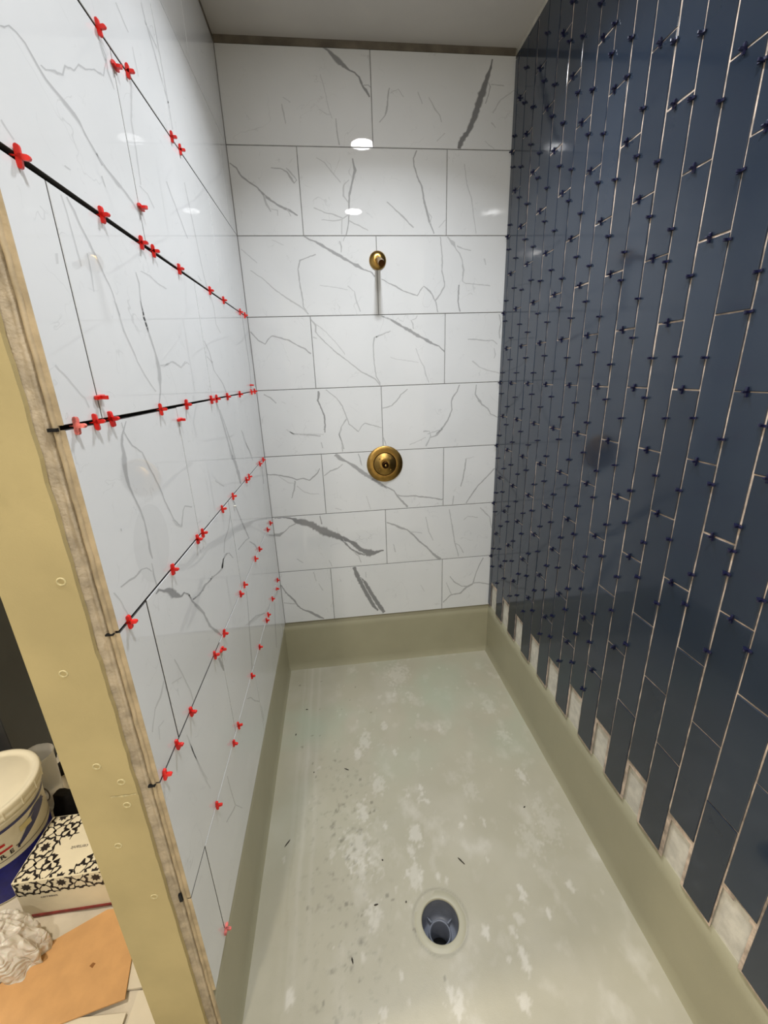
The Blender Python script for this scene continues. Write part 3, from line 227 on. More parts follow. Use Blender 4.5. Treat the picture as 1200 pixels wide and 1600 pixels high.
CHIPS=[(0.108, -0.314, 0.006, 'tiny dark chip in the pan near the back wall'), (0.065, -0.465, 0.006, 'small dark chip by the foot of the marble wall, second from the back'), (0.297, -0.683, 0.01, 'grey-brown crumb on the pan, below the valve'), (0.074, -0.951, 0.014, 'longest dark chip by the foot of the marble wall'), (0.678, -1.092, 0.016, 'thin curved fibre on the pan behind the drain'), (0.972, -0.945, 0.004, 'small dark speck near the navy wall'), (0.293, -1.301, 0.008, 'dark chip between the drain and the marble wall, near the mouth'), (0.374, -1.177, 0.007, 'dark sliver beside a white smear, level with the drain'), (0.47, -1.182, 0.003, 'round dark speck just beside the drain'), (0.409, -1.052, 0.003, 'dark speck at the edge of the big white smear'), (0.158, -0.677, 0.003, 'tiny speck on the pan margin by the marble wall')]
CARD=[(-0.469, -1.09), (-0.434, -1.091), (-0.348, -1.185), (-0.319, -1.31), (-0.464, -1.336), (-0.559, -1.368), (-0.689, -1.351), (-0.751, -1.27), (-0.682, -1.233), (-0.644, -1.173), (-0.589, -1.148)]

# ------------------------------------------------------------------ room shell
W = 1.157             # navy tile face
ZP = -0.315           # pan floor
YF = -1.457           # front end of the left wall
PR = 0.308
def zj(k): return 0.0 if k == 8 else (2.464 if k == 0 else 0.31 + (7-k)*PR)    # course joints counted from the top

wall_back = struct(box('wall_back', -2.3, 1.30, 0.0125, 0.12, -0.45, 2.6, M['wallboard']), 'white marble-look tiled back wall of the shower with brass fittings', 'wall')
wall_left = struct(box('wall_left', -0.118, -0.0125, YF+0.012, 0.0, -0.45, 2.6, M['joint_shade']), 'marble-look tiled partition wall with red spacers in its joints', 'wall')
wall_right = struct(box('wall_right', W+0.0085, 1.30, -3.7, 0.0125, -0.45, 2.6, M['wallboard']), 'shower wall of upright navy tiles with navy spacers', 'wall')
ceiling = struct(box('ceiling', -2.35, 1.30, -3.75, 0.12, CEIL, 2.65, M['paint']), 'plain off-white painted ceiling above the shower', 'ceiling')
wall_front = struct(box('wall_front', -2.3, 1.30, -3.75, -3.65, -0.45, 2.6, M['wallpaint']), 'plain white wall opposite the shower', 'wall')
wall_outer = struct(box('wall_outer', -2.35, -2.25, -3.75, 0.12, -0.45, 2.6, M['wallpaint']), 'plain white wall on the far side of the bathroom', 'wall')

# bare strip between tiles and ceiling
box('bare_strip', 0.0, W, 0.002, 0.0125, 2.466, CEIL, M['strip'], wall_back)
box('bare_strip', -0.0125, -0.002, YF+.02, 0.002, 2.466, CEIL, M['strip'], wall_left)

# ---- marble tiles (thickness 9 mm) with the traced veins laid into their faces
def clip_poly(P, lo, hi, ax):
    def side(P, keep, val):
        out = []
        for i in range(len(P)):
            a, b = P[i], P[(i+1) % len(P)]
            ka, kb = keep(a), keep(b)
            if ka: out.append(a)
            if ka != kb:
                t = (val-a[ax])/(b[ax]-a[ax]); out.append(tuple(a[q]+t*(b[q]-a[q]) for q in range(3)))
        return out
    P = side(P, lambda p: p[ax] >= lo, lo)
    return side(P, lambda p: p[ax] <= hi, hi) if P else P
def vein_quads(VV):
    """traced veins -> quads of (u, v, strength); centre lines get a little natural wander"""
    Q = []
    for s, R in VV:
        pts = [[R[i+k]/10000 for k in range(4)] for i in range(0, len(R), 4)]
        fine = []
        for a, b in zip(pts, pts[1:]):
            n = max(1, int(math.hypot(b[0]-a[0], b[1]-a[1])/.008))
            for i in range(n): fine.append([a[k]+(b[k]-a[k])*i/n for k in range(4)])
        fine.append(pts[-1])
        rails = []
        for i, p in enumerate(fine):
            cx, cy = (p[0]+p[2])/2, (p[1]+p[3])/2; hx, hy = (p[0]-p[2])/2, (p[1]-p[3])/2
            h = math.hypot(hx, hy) or 1e-6
            q = mnoise.noise(Vector((cx*70, cy*70, 3.1))); q2 = mnoise.noise(Vector((cx*160, cy*160, 9.7)))
            cx += .0022*q*hx/h; cy += .0022*q*hy/h
            g = max(.45, 1+.45*q2); hx *= g; hy *= g
            if h*g < .0011: k = .0011/(h*g); hx *= k; hy *= k
            e = .62; out = 1.0 + .0008/max(h, .0009)
            rails.append([(cx+hx*out, cy+hy*out, 0.), (cx+hx*e, cy+hy*e, s), (cx-hx*e, cy-hy*e, s), (cx-hx*out, cy-hy*out, 0.)])
        for a, b in zip(rails, rails[1:]):
            for i in range(3): Q.append([a[i], a[i+1], b[i+1], b[i]])
    return Q
def marble_tile(u0, u1, lo0, lo1, hi0, hi1, to3, quads, parent, lift=0.0, disc=None, raw=False):
    """front face is a trapezium: at u0 it spans lo0..hi0, at u1 lo1..hi1"""
    T = .009; bv = .0008
    def P(u, v, d): return to3(u, v, d+lift)
    V = []; F = []; A = []
    ring = [(u0, lo0), (u1, lo1), (u1, hi1), (u0, hi0)]
    ins = [(u0+bv, lo0+bv), (u1-bv, lo1+bv), (u1-bv, hi1-bv), (u0+bv, hi0-bv)]
    for a in ins: V.append(P(*a, 0)); A.append(0)
    for a in ring: V.append(P(*a, bv)); A.append(0)
    for a in ring: V.append(P(*a, T)); A.append(0)
    F.append((0, 1, 2, 3))
    for k in (0, 4):
        for i in range(4): j = (i+1) % 4; F.append((k+i, k+4+i, k+4+j, k+j))
    v0, v1 = max(lo0, lo1)+bv, min(hi0, hi1)-bv
    def addpoly(q, d):
        q = clip_poly(q, u0+bv, u1-bv, 0)
        if len(q) > 2: q = clip_poly(q, v0, v1, 1)
        if len(q) < 3: return
        ar = sum(q[i][0]*q[(i+1) % len(q)][1]-q[(i+1) % len(q)][0]*q[i][1] for i in range(len(q)))
        if abs(ar) < 1e-9: return
        if ar < 0: q = q[::-1]
        b = len(V)
        for p in q: V.append(P(p[0], p[1], d)); A.append(p[2])
        F.append(tuple(range(b, b+len(q))))
    if disc:
        cx, cy, r, s = disc; n = 40
        for i in range(n):
            a, b = 2*math.pi*i/n, 2*math.pi*(i+1)/n
            addpoly([(cx, cy, s), (cx+r*math.cos(a), cy+r*math.sin(a), s), (cx+r*math.cos(b), cy+r*math.sin(b), s)], -.00008)
    for i, q in enumerate(quads): addpoly(q, -.00012-.00001*(i % 6))
    # orient: first face must look away from the wall
    o = obj('tile', V, F, None, parent, mats=[M['marble'], M['tile_body_shade'], M['strip2']], midx=([0, 1, 1, 1, 2, 1, 1, 1, 2] if raw else [0]*5+[1]*4)+[0]*(len(F)-9))
    at = o.data.attributes.new('vein', 'FLOAT', 'POINT'); at.data.foreach_set('value', A)
    return o
def fast_quads(Q, u0, u1, v0, v1):
    return [q for q in Q if max(p[0] for p in q) > u0 and min(p[0] for p in q) < u1 and max(p[1] for p in q) > v0 and min(p[1] for p in q) < v1]

QB = vein_quads(VB); QL = vein_quads(VL)
J = .0016     # half joint
for r in range(1, 9):
    z1, z0 = zj(r-1), zj(r)
    js = [0.270+(.0 if r % 2 == 0 else .3065), ]
    edges = ([-0.02, .271, .884, W+.006] if r % 2 == 0 else [-0.02, .577, W+.006])
    for a, b in zip(edges, edges[1:]):
        u0 = max(a+J, .001); u1 = min(b-J, W+.006)
        lo = z0+(J if r < 8 else 0); hi = z1-(J if r > 1 else 0)
        marble_tile(u0, u1, lo, lo, hi, hi, lambda u, v, d: (u, d, v), fast_quads(QB, u0, u1, lo, hi), wall_back, lift=random.uniform(0, .0004))
v, f = box_vf(0.0, W+.006, .0022, .0125, 0.0, 2.464); g = obj('grout', v, f, M['grout'], wall_back)

# left wall: joints open up towards the front, widest at the third joint
GAP = {1: (.0022, .002), 2: (.0050, .0022), 3: (.0078, .003), 4: (.0062, .0028), 5: (.0042, .0026), 6: (.0030, .0022), 7: (.0022, .0018)}
def gap(k, y):
    if k not in GAP: return 0
    t = min(1, max(0, -y/1.457)); a, b = GAP[k]; return (b+(a-b)*t)/2
VG = {3: .0032, 4: .0030, 6: .0042, 7: .0028, 8: .0036}
for r in range(1, 9):
    z1, z0 = zj(r-1), zj(r)
    js = [-1.047, -.434] if r % 2 else [-1.360, -.747, -.134]
    edges = [YF]+js+[-.0005]
    for a, b in zip(edges, edges[1:]):
        h = VG.get(r, .0022)/2
        u0 = a+(h if a != YF else 0); u1 = b-(h if b != -.0005 else 0)
        lo0, lo1 = z0+gap(r, u0), z0+gap(r, u1); hi0, hi1 = z1-gap(r-1, u0), z1-gap(r-1, u1)
        dsc = (-1.290, 1.005, .072, .09) if (r == 5 and u0 < -1.3) else None
        t = marble_tile(u0, u1, lo0, lo1, hi0, hi1, lambda u, v, d: (-d, u, v), fast_quads(QL, u0, u1, z0, z1), wall_left, disc=dsc, raw=(a == YF))
# flip normals so faces look into the shower
for t in wall_left.children:
    if t.name.startswith('tile'): pass

# ---- navy tiles, upright 3 x 12 in, half-offset columns, every other foot left out
P0, PC = -0.034, 0.08148
navy_me = None
def navy_mesh(w_, h_):
    bm = bmesh.new(); v, f = box_vf(0, .0078, 0, w_, 0, h_)
    vs = [bm.verts.new(p) for p in v]
    for q in f: bm.faces.new([vs[i] for i in q])
    fr = [e for e in bm.edges if all(abs(x.co.x) < 1e-6 for x in e.verts)]
    bmesh.ops.bevel(bm, geom=fr, offset=.0020, segments=3, affect='EDGES', profile=.5)
    me = bpy.data.meshes.new('tile'); bm.to_mesh(me); bm.free(); me.materials.append(M['navy'])
    return me
full = navy_mesh(PC-.0042, .3025)
cache = {}
NC = 22
def col_edges(c): return (P0-PC*(c-1), P0-PC*c) if c > 0 else (.0, P0)
rr = random.Random(3)
for c in range(0, NC):
    ya, yb = col_edges(c); gapcol = (c % 2 == 1)
    z = (.160 if gapcol else .0085)
    while z < 2.46:
        top = min(z+.3025, 2.464)
        wid = (ya-yb)-(.0042 if c else .0026)
        key = (round(wid, 4), round(top-z, 4))
        if key == (round(PC-.0042, 4), .3025): me = full
        else: me = cache.setdefault(key, navy_mesh(wid, top-z))
        o = bpy.data.objects.new('tile', me); C.objects.link(o); o.parent = wall_right
        o.location = (W+rr.uniform(-.0006, .0006), yb+.0021+rr.uniform(-.0003, .0003), z+rr.uniform(-.0006, .0006))
        o.rotation_euler = (rr.uniform(-.0018, .0018), rr.uniform(-.003, .003), rr.uniform(-.008, .008))
        z += .3057
# thinset bed behind them: a rough sheet with the empty feet cut out
def bed():
    V = []; F = []
    ys = []; y = -1.83
    stepy, stepz = .0091, .012
    ny = int(1.83/stepy); nz = int(2.47/stepz)
    for i in range(ny+1):
        for k in range(nz+1):
            y, z = -1.83+i*stepy, k*stepz
            V.append((W+.0024+.0009*mnoise.noise(Vector((0, y*45, z*30))), y, z))
    for i in range(ny):
        for k in range(nz):
            yc = -1.83+(i+.5)*stepy; zc = (k+.5)*stepz
            c = int((P0-yc)/PC)+1 if yc < P0 else 0
            edge_in = abs(((P0-yc)/PC) % 1-.5)
            if c % 2 == 1 and zc < .160-.012+.008*mnoise.noise(Vector((yc*30, zc*30, 0))): 
                if edge_in < .43: continue
            a = i*(nz+1)+k; F.append((a, a+1, a+nz+2, a+nz+1))
    return obj('thinset_bed', V, F, M['thinset'], wall_right, smooth=True)
bed()['kind'] = 'stuff'

# ---- waterproof membrane running round the foot of the walls
def band(name, pts, parent, mat=None):
    """strip through pts (xy) from the pan up to just above z=0, with a small cove at the foot"""
    prof = [(0.0, .006), (0.0, -.28), (.004, -.300), (.014, -.3145)]
    return prof
def band_wall(parent, a, b, nrm, top=.004):
    V = []; F = []
    n = 60
    pr = [(-.0035, top), (0, top-.001), (0, -.06), (0, -.13), (0, -.2), (.0005, -.27), (.003, -.302), (.010, -.3155)]
    for i in range(n+1):
        t = i/n; x = a[0]+(b[0]-a[0])*t; y = a[1]+(b[1]-a[1])*t
        for q, (o_, z) in enumerate(pr):
            wv = .0009*mnoise.noise(Vector((t*9, z*9, parent.name.__len__()))) if 1 < q < 6 else 0
            zz = z+(.0016*mnoise.noise(Vector((t*40, 1, 2))) if q < 2 else 0)
            V.append((x+nrm[0]*(o_+wv), y+nrm[1]*(o_+wv), zz))
    m = len(pr)
    for i in range(n):
        for q in range(m-1): F.append((i*m+q, (i+1)*m+q, (i+1)*m+q+1, i*m+q+1))
    return obj('waterproof_membrane', V, F, M['membrane'], parent, smooth=True)
band_wall(wall_back, (-.0085, .009), (W+.006, .009), (0, -1), top=-.0005)
band_wall(wall_left, (-.0085, YF+.004), (-.0085, .009), (1, 0), top=-.0005)
band_wall(wall_right, (W+.0055, .009), (W+.0055, -1.83), (-1, 0), top=.006)

# ---- shower pan (floor) with drain hole, traced dust and dirt, drain groove painted dark
DX, DY = .566, -1.243
def pan():
    st = .0055; x0, x1, y0, y1 = -.009, W+.006, -1.76, .009
    nx, ny = int((x1-x0)/st), int((y1-y0)/st); V = []; dust = []; green = []; dirt_groove = []
    blobs = [(float(a), float(b), float(r), float(s)) for a, b, r, s in PANBLOBS]
    rb = random.Random(5)
    for _ in range(70):
        blobs.append((rb.gauss(.58, .27), rb.uniform(-1.5, -.05), rb.uniform(.003, .008), rb.uniform(.2, .55)))
    specks = [(rb.gauss(.30, .17), rb.uniform(-1.6, -.1), rb.uniform(.003, .006)) for _ in range(34)]
    for i in range(nx+1):
        for k in range(ny+1):
            x, y = x0+(x1-x0)*i/nx, y0+(y1-y0)*k/ny
            r = math.hypot(x-DX, y-DY)
            z = ZP-.004*max(0, 1-r/.6)+.0012*mnoise.noise(Vector((x*7, y*7, 0)))
            V.append((x, y, z))
            n1 = mnoise.fractal(Vector((x*5, y*5, 1.2)), 1.0, 2.0, 5); n2 = mnoise.fractal(Vector((x*14, y*11, 7.2)), .8, 2.0, 5)
            n5 = mnoise.fractal(Vector((x*75, y*60, 5)), .8, 2, 3)
            d = max(0, n2-.25)*.55*max(0, min(1, (x-.15)/.2))+max(0, n1)*.22
            # dried puddle margins run along the left side of the pan
            for xe, am in ((.085, .12), (.125, .22), (.165, .16)):
                d += am*math.exp(-((x-xe-.006*n1)/.008)**2)*(1 if y > -1.0 else max(0, (y+1.5)/.5))
            if x > .10+.01*n1: d += .10
            for bx, by, br, bs in blobs:
                dx, dy = x-bx, y-by
                if abs(dx) < 2*br and abs(dy) < 3*br:
                    rr_ = math.hypot(dx, dy*.6)/br+.7*n2
                    rr_ += .9*n5
                    if rr_ < 1: d += bs*min(1, (1-rr_)*2.0)
            t = 0
            n3 = mnoise.fractal(Vector((x*40, y*40, 3)), .7, 2.0, 4)
            t += max(0, n3-.25)*.9*math.exp(-((x-.27)/.12)**2)*max(0, min(1, (-.45-y)/.4))
            for sx, sy, sr in specks:
                if math.hypot(x-sx, y-sy) < sr: t += .5
            rg = abs(r-.084)
            if rg < .006: t += .30*(1-rg/.006)  # shade of the flange's shallow groove, painted as a dark ring
            g = max(0, mnoise.fractal(Vector((x*3.1, y*2.6, 11)), 1, 2, 3)+.15)*1.2*math.exp(-((y+.35)/.4)**2)
            dust.append(min(.85, d)); dirt_groove.append(min(.6, t)); green.append(min(.65, g))
    F = []
    for i in range(nx):
        for k in range(ny):
            xc, yc = x0+(x1-x0)*(i+.5)/nx, y0+(y1-y0)*(k+.5)/ny
            if math.hypot(xc-DX, yc-DY) < .066: continue
            a = i*(ny+1)+k; F.append((a, a+ny+1, a+ny+2, a+1))
    o = obj('floor', V, F, M['pan'], None, smooth=True)
    for n_, d_ in (('dust', dust), ('green', green), ('dirt_groove', dirt_groove)):
        at = o.data.attributes.new(n_, 'FLOAT', 'POINT'); at.data.foreach_set('value', d_)
    return struct(o, 'dusty khaki waterproofed shower pan sloping to the round drain', 'floor')
PANBLOBS = PANB
floor = pan()

# drain
dr = thing('shower_drain', 'round grey shower drain with an open pipe set in the khaki pan', 'drain', (DX, DY, -.3195))
v, f = lathe([(.088, -.004), (.084, -.0012), (.0805, .0002), (.079, .0012), (.060, .0014), (.0575, .0006), (.0565, -.006)], 64)
obj('flange', v, f, M['flange'], dr, True)
v, f = lathe([(.0562, -.004), (.0555, -.012), (.0545, -.070), (.050, -.078), (.036, -.080)], 64)
obj('bowl', v, f, M['pvc'], dr, True)
v, f = lathe([(.0365, -.080), (.0355, -.066), (.034, -.060), (.031, -.059), (.0295, -.062), (.029, -.20)], 48)
obj('pipe', v, f, M['pvc'], dr, True)
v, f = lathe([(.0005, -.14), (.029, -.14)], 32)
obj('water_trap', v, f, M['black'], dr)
for i in range(4):
    a = i*math.pi/2+.6
    o = box('rib', -.002, .002, .036, .0545, -.079, -.060, M['pvc'], dr); o.rotation_euler = (0, 0, a)

# curb at the mouth of the shower (below the picture)
trim_1 = struct(box('trim_1', -.0, W+.006, -1.86, -1.76, -.36, -.19, M['membrane'], bevel=.004), 'khaki waterproofed curb at the mouth of the shower', 'curb')
floor_1 = struct(box('floor_1', -2.3, -.137, -3.7, 0.0, -.42, -.318, M['wallpaint']), 'plain bathroom subfloor under the drop cloth', 'floor')
struct(box('floor_2', -.137, W+.006, -3.7, -1.86, -.42, -.318, M['wallpaint']), 'plain floor in front of the shower', 'floor')

# ------------------------------------------------------------------ left wall's raw front end
fx0, fx1 = -.136, -.034
def panel():
    """gypsum board on the wall end, with a ragged cut right-hand edge"""
    n = 180; V = []; z0, z1 = -.42, 2.55
    for i in range(n+1):
        z = z0+(z1-z0)*i/n
        e = fx1+.0022*mnoise.fractal(Vector((0, 0, z*16)), .8, 2, 4)
        for x in (fx0, fx0+.02, e-.03, e-.008, e):
            V.append((x, YF-.011, z))
        V.append((e+.0012, YF+.010, z)); V.append((fx0, YF+.010, z))
    F = []
    for i in range(n):
        a, b = i*7, (i+1)*7
        for k in range(5): F.append((a+k, a+k+1, b+k+1, b+k))
        F.append((a+6, a, b, b+6)); F.append((a+5, a+6, b+6, b+5))
    return obj('gypsum_board', V, F, M['drywall'], wall_left)
panel()
box('board', -.136, -.118, YF+.012, 0.0, -.45, 2.6, M['drywall'], wall_left)
def core():
    """torn board edge, thinset squeeze-out and tile edge between board face and marble"""
    st = .0022; n = int(2.85/.006); m = 13; V = []; F = []
    for i in range(n+1):
        z = -.36+i*.006
        for k in range(m):
            t = k/(m-1); x = fx1-.003+t*(.0225)
            rough = .6*mnoise.fractal(Vector((x*110, 0, z*14)), .9, 2.1, 4)+.25*mnoise.noise(Vector((x*300, 0, z*120)))
            y = YF-.004+.005*t+.0026*rough
            if t > .62: y -= .003*(1-abs(t-.8)/.2) if abs(t-.8) < .2 else 0
            if k in (0, m-1): y = YF+.004
            V.append((x, y, z))
    for i in range(n):
        for k in range(m-1): a = i*m+k; F.append((a, a+1, a+m+1, a+m))
    return obj('torn_edge', V, F, M['gypsum'], wall_left, smooth=True)
core()['kind'] = 'stuff'
def squeeze():
    n = int(2.85/.008); V = []; F = []
    for i in range(n+1):
        z = -.30+i*.008; s = .0012*mnoise.fractal(Vector((5, 0, z*30)), .8, 2, 4)
        for x, y in ((-.0135, YF+.002), (-.0128, YF-.003+s), (-.0095, YF-.0045+s), (-.0075+s, YF-.002), (-.0068, YF+.002)):
            V.append((x, y, z))
    for i in range(n):
        for k in range(4): a = i*5+k; F.append((a, a+1, a+6, a+5))
    return obj('thinset_bead', V, F, M['strip2'], wall_left, smooth=True)
squeeze()
# chipped gaps where joints meet the raw edge
for z, hh in ((1.232, .0022), (.617, .0016), (.322, .010), (.925, .0012)):
    box('chip', -.018 if hh < .005 else -.019, -.0065 if hh < .005 else -.0135, YF-.0062, YF-.001, z-hh, z+hh, M['black'], wall_left)
# screws sunk in the board
def screw(x, z):
    v, f = lathe([(.0068, 0), (.0060, .0008), (.0046, .0010), (.0040, -.0004), (.0012, -.0006)], 20, 'Y', cap1=True)
    o = obj('screw', v, f, M['screw'], wall_left, True); o.location = (x, YF-.0112, z); return o
s0 = None
for x, z in ((-.062, 1.316), (-.100, 1.154), (-.052, 1.022), (-.088, .869), (-.084, .682), (-.054, .642), (-.056, .589), (-.091, .495), (-.058, .348), (-.06, 1.62), (-.09, 1.95)):
    if s0 is None: s0 = screw(x, z)
    else: copy_of(s0, (x, YF-.0112, z))
v = [(-.078+.006*i, YF-.0116, .612+.0012*math.sin(i*2.1)+.0008) for i in range(8)]+[(-.078+.006*i, YF-.0114, .609+.0012*math.sin(i*1.3)) for i in range(8)]
obj('paper_seam', v, [(i, i+8, i+9, i+1) for i in range(7)], M['screw'], wall_left)

# ------------------------------------------------------------------ spacers
ORD = ['zeroth','first','second','third','fourth','fifth','sixth','seventh','eighth','ninth','tenth','eleventh','twelfth','thirteenth','fourteenth','fifteenth','sixteenth','seventeenth','eighteenth','nineteenth','twentieth','twenty-first','twenty-second','twenty-third','twenty-fourth']
def cross_mesh(name, mat, L_=.0122, w_=.0030, t_=.0026):
    """a + with rounded arms, lying in local XZ, 2*t_ thick along Y; the -X leg is thin and goes into the joint"""
    out = []
    def arm(dx, dz, l, hw):
        px, pz = -dz, dx
        q = []
        q.append((px*hw, pz*hw)); q.append((dx*(l-hw)+px*hw, dz*(l-hw)+pz*hw))
        for i in range(1, 4):
            a = math.pi/2-math.pi*i/4
            q.append((dx*(l-hw)+math.cos(a)*dx*hw+math.sin(a)*px*hw, dz*(l-hw)+math.cos(a)*dz*hw+math.sin(a)*pz*hw))
        q.append((dx*(l-hw)-px*hw, dz*(l-hw)-pz*hw)); q.append((-px*hw, -pz*hw))
        return q
    V = []; F = []
    for dx, dz, l, hw in ((1, 0, L_, w_), (0, 1, L_, w_), (0, -1, L_, w_), (-1, 0, .0085, .0009)):
        q = arm(dx, dz, l, hw); n = len(q); b = len(V)
        V += [(x, -t_, z) for x, z in q]+[(x, t_, z) for x, z in q]
        F.append(tuple(range(b, b+n))); F.append(tuple(range(b+n, b+2*n))[::-1])
        for i in range(n): j = (i+1) % n; F.append((b+i, b+n+i, b+n+j, b+j))
    me = bpy.data.meshes.new(name); me.from_pydata(V, [], F); me.materials.append(mat); me.update()
    bm = bmesh.new(); bm.from_mesh(me); bmesh.ops.recalc_face_normals(bm, faces=bm.faces); bm.to_mesh(me); bm.free()
    return me
red_me = cross_mesh('tile_spacer', M['red']); red_dusty = cross_mesh('tile_spacer', M['reddust'])
blue_me = cross_mesh('tile_spacer', M['bluep'], .0100, .0022, .0024)
def spacer(me, loc, rot, label, group):
    o = bpy.data.objects.new('tile_spacer', me); C.objects.link(o); o.location = loc; o.rotation_euler = rot
    return tag(o, label, 'spacer', group)
rs = random.Random(11)
byj = {}
for k, y in RED_H: byj.setdefault(k, []).append(y)
for k, ys in byj.items():
    ys.sort(reverse=True)
    for i, y in enumerate(ys):
        dusty = (k == 4 and y < -1.42)
        lab = ('thinset-smeared pinkish spacer at the board end of the fourth joint, marble wall' if dusty else
               'red spacer in the %s level joint down, %s one from the back corner' % (ORD[k], ORD[i+1]))
        spacer(red_dusty if dusty else red_me, (.0032, y, zj(k)), (rs.uniform(-.12, .12), rs.uniform(-.1, .1), rs.uniform(-.25, .25)), lab, 'red spacers on the marble wall')
VL_ = [(-1.047, 1.824, 'red spacer in the short upright joint just under the second level joint'),
       (-1.047, 1.610, 'red spacer halfway down an upright joint just above the third level joint'),
       (-1.360, 1.268, 'red spacer in the front upright joint standing on the fourth level joint'),
       (-1.047, 1.205, 'red spacer in the upright joint hanging just below the fourth level joint'),
       (-.134, 1.262, 'thin red spacer in the upright joint nearest the back corner, above the fourth joint'),
       (-1.047, .594, 'red spacer in the upright joint just below the sixth level joint'),
       (-1.360, .022, 'dusty pink spacer at the foot of the marble wall, touching the membrane'),
       (-.134, .285, 'small red spacer in the upright joint near the back corner, low down')]
for y, z, lab in VL_:
    spacer(red_dusty if z < .1 else red_me, (.0032, y, z), (math.pi/2+rs.uniform(-.15, .15), rs.uniform(-.1, .1), 0), lab, 'red spacers on the marble wall')

def in_view(p):
    d = Vector(p)-CAM; z = d.dot(fwd)
    if z < .05: return False
    u = 600+FOC*d.dot(r2)/z; v_ = 800-FOC*d.dot(u2)/z
    return -60 < u < 1260 and -60 < v_ < 1660
navy = []
rn = random.Random(21)
known = {10: [1.887, 1.79, 1.578, 1.51], 11: [1.968, 1.746, 1.634, 1.452, 1.357, 1.146], 12: [1.933, 1.825, 1.584, 1.518, 1.303, 1.206, .955, .86],
         13: [1.781, 1.471, 1.303, 1.161, 1.017, .832, .728], 14: [1.634, 1.52, 1.298, 1.169, 1.0, .873, .693], 15: [1.446, 1.377, 1.133, 1.035, .817, .738], 16: [1.17, .967, .912], 17: [.842],
         8: [2.145], 9: [2.069, 1.992, 1.771]}
for j in range(0, 21):
    y = P0-PC*j
    base = .0085 if j % 2 == 0 else .160
    zs = list(known.get(j, []))
    lo_k = min(zs) if zs else 9; hi_k = max(zs) if zs else -9
    n = 0
    while base+.3057*n < 2.4:
        zc = base+.3057*n; n += 1
        for s in (-1, 1):
            z = zc+s*rn.uniform(.036, .068)
            if z < .17 or z > 2.44: continue
            if lo_k-.05 < z < hi_k+.05: continue
            if j >= 14 and z < .62: continue
            if j >= 12 and z < .42: continue
            zs.append(z)
    for i, z in enumerate(sorted(zs)): navy.append(('v', j, i, y, z))
for c in range(0, 21):
    ya, yb = col_edges(c); n = 1; i = 0
    while True:
        z = (.160 if c % 2 else .0085)+.3057*n-.0016; n += 1
        if z > 2.4: break
        if c >= 14 and z < .70: continue
        if c == 12 and .55 < z < .7: continue
        if c == 15 and z > 1.35 and z < 1.45: continue
        if c == 16 and z > 1.6: continue
        y = ya-(ya-yb)*rn.uniform(.36, .48); navy.append(('h', c, i, y, z)); i += 1
navy = [q for q in navy if in_view((W, q[3], q[4]))]
navy.sort(key=lambda q: (Vector((W, q[3], q[4]))-CAM).length)
rest_V = []; rest_F = []
for n, (kind, j, i, y, z) in enumerate(navy):
    if kind == 'v':
        rot = (math.pi/2+rn.uniform(-.15, .15), rn.uniform(-.12, .12), math.pi); 
        lab = 'navy spacer in the %s upright joint from the back corner, %s up' % (ORD[j+1], ORD[i+1])
    else:
        rot = (rn.uniform(-.15, .15), rn.uniform(-.12, .12), math.pi+rn.uniform(-.12, .12))
        lab = 'navy spacer between tile ends, %s column from the back corner, %s up' % (ORD[c_] if (c_ := j+1) < len(ORD) else 'last', ORD[i+1])
    loc = (W-.0028, y, z)
    if n < 230 or (n < 0):
        spacer(blue_me, loc, rot, lab, 'navy spacers on the navy tile wall')
    elif n < 300:
        spacer(blue_me, loc, rot, lab, 'navy spacers on the navy tile wall')
    else:
        from mathutils import Euler
        R_ = Euler(rot).to_matrix(); b = len(rest_V)
        rest_V += [tuple(R_ @ v_.co+Vector(loc)) for v_ in blue_me.vertices]
        rest_F += [tuple(b+k for k in p.vertices) for p in blue_me.polygons]
if rest_V:
    o = obj('small_far_spacers', rest_V, rest_F, M['bluep']); o['kind'] = 'stuff'; tag(o, 'remaining tiny navy spacers in the farthest joints of the navy wall', 'spacers')

# white thinset crumbs stuck along some navy joints and on the marble
def crumb(loc, s, seed, mat, label, name='thinset_crumb'):
    bm = bmesh.new(); bmesh.ops.create_icosphere(bm, subdivisions=2, radius=1)
    for v_ in bm.verts:
        v_.co *= 1+.35*mnoise.noise(v_.co*1.7+Vector((seed, 0, 0)))
        v_.co = Vector((v_.co.x*s[0], v_.co.y*s[1], v_.co.z*s[2]))
    o = from_bm(name, bm, mat, None, True); o.location = loc; return tag(o, label, 'debris', 'thinset crumbs')
crumb((.004, -.695, .893), (.005, .004, .003), 1, M['thinset_white'], 'white thinset chip sticking out below the fifth level joint of the marble wall')

# ------------------------------------------------------------------ brass fittings
va = thing('shower_valve', 'round brushed brass shower valve plate on the marble back wall', 'valve', (.582, 0, .860))
v, f = lathe([(.0905, 0), (.0905, .003), (.0885, .0052), (.060, .0068), (.0585, .0068)], 72, 'Y'); obj('escutcheon', v, f, M['brass'], va, True)
v, f = lathe([(.0585, .0068), (.0575, .0052), (.0560, .0052), (.0550, .0070)], 72, 'Y'); obj('groove', v, f, M['brassdark'], va, True)
v, f = lathe([(.0550, .0070), (.052, .0105), (.032, .012), (.031, .013), (.018, .014)], 72, 'Y', cap1=True); hub = obj('hub', v, f, M['brass'], va, True)
v, f = lathe([(.0165, .0135), (.0165, .038), (.0150, .040), (.0110, .040), (.0105, .030)], 40, 'Y', cap1=True); obj('spindle', v, f, M['brassdark'], va, True)
v, f = lathe([(.0062, .030), (.0062, .046), (.0045, .048)], 24, 'Y', cap1=True); obj('stem', v, f, M['brass'], va, True)
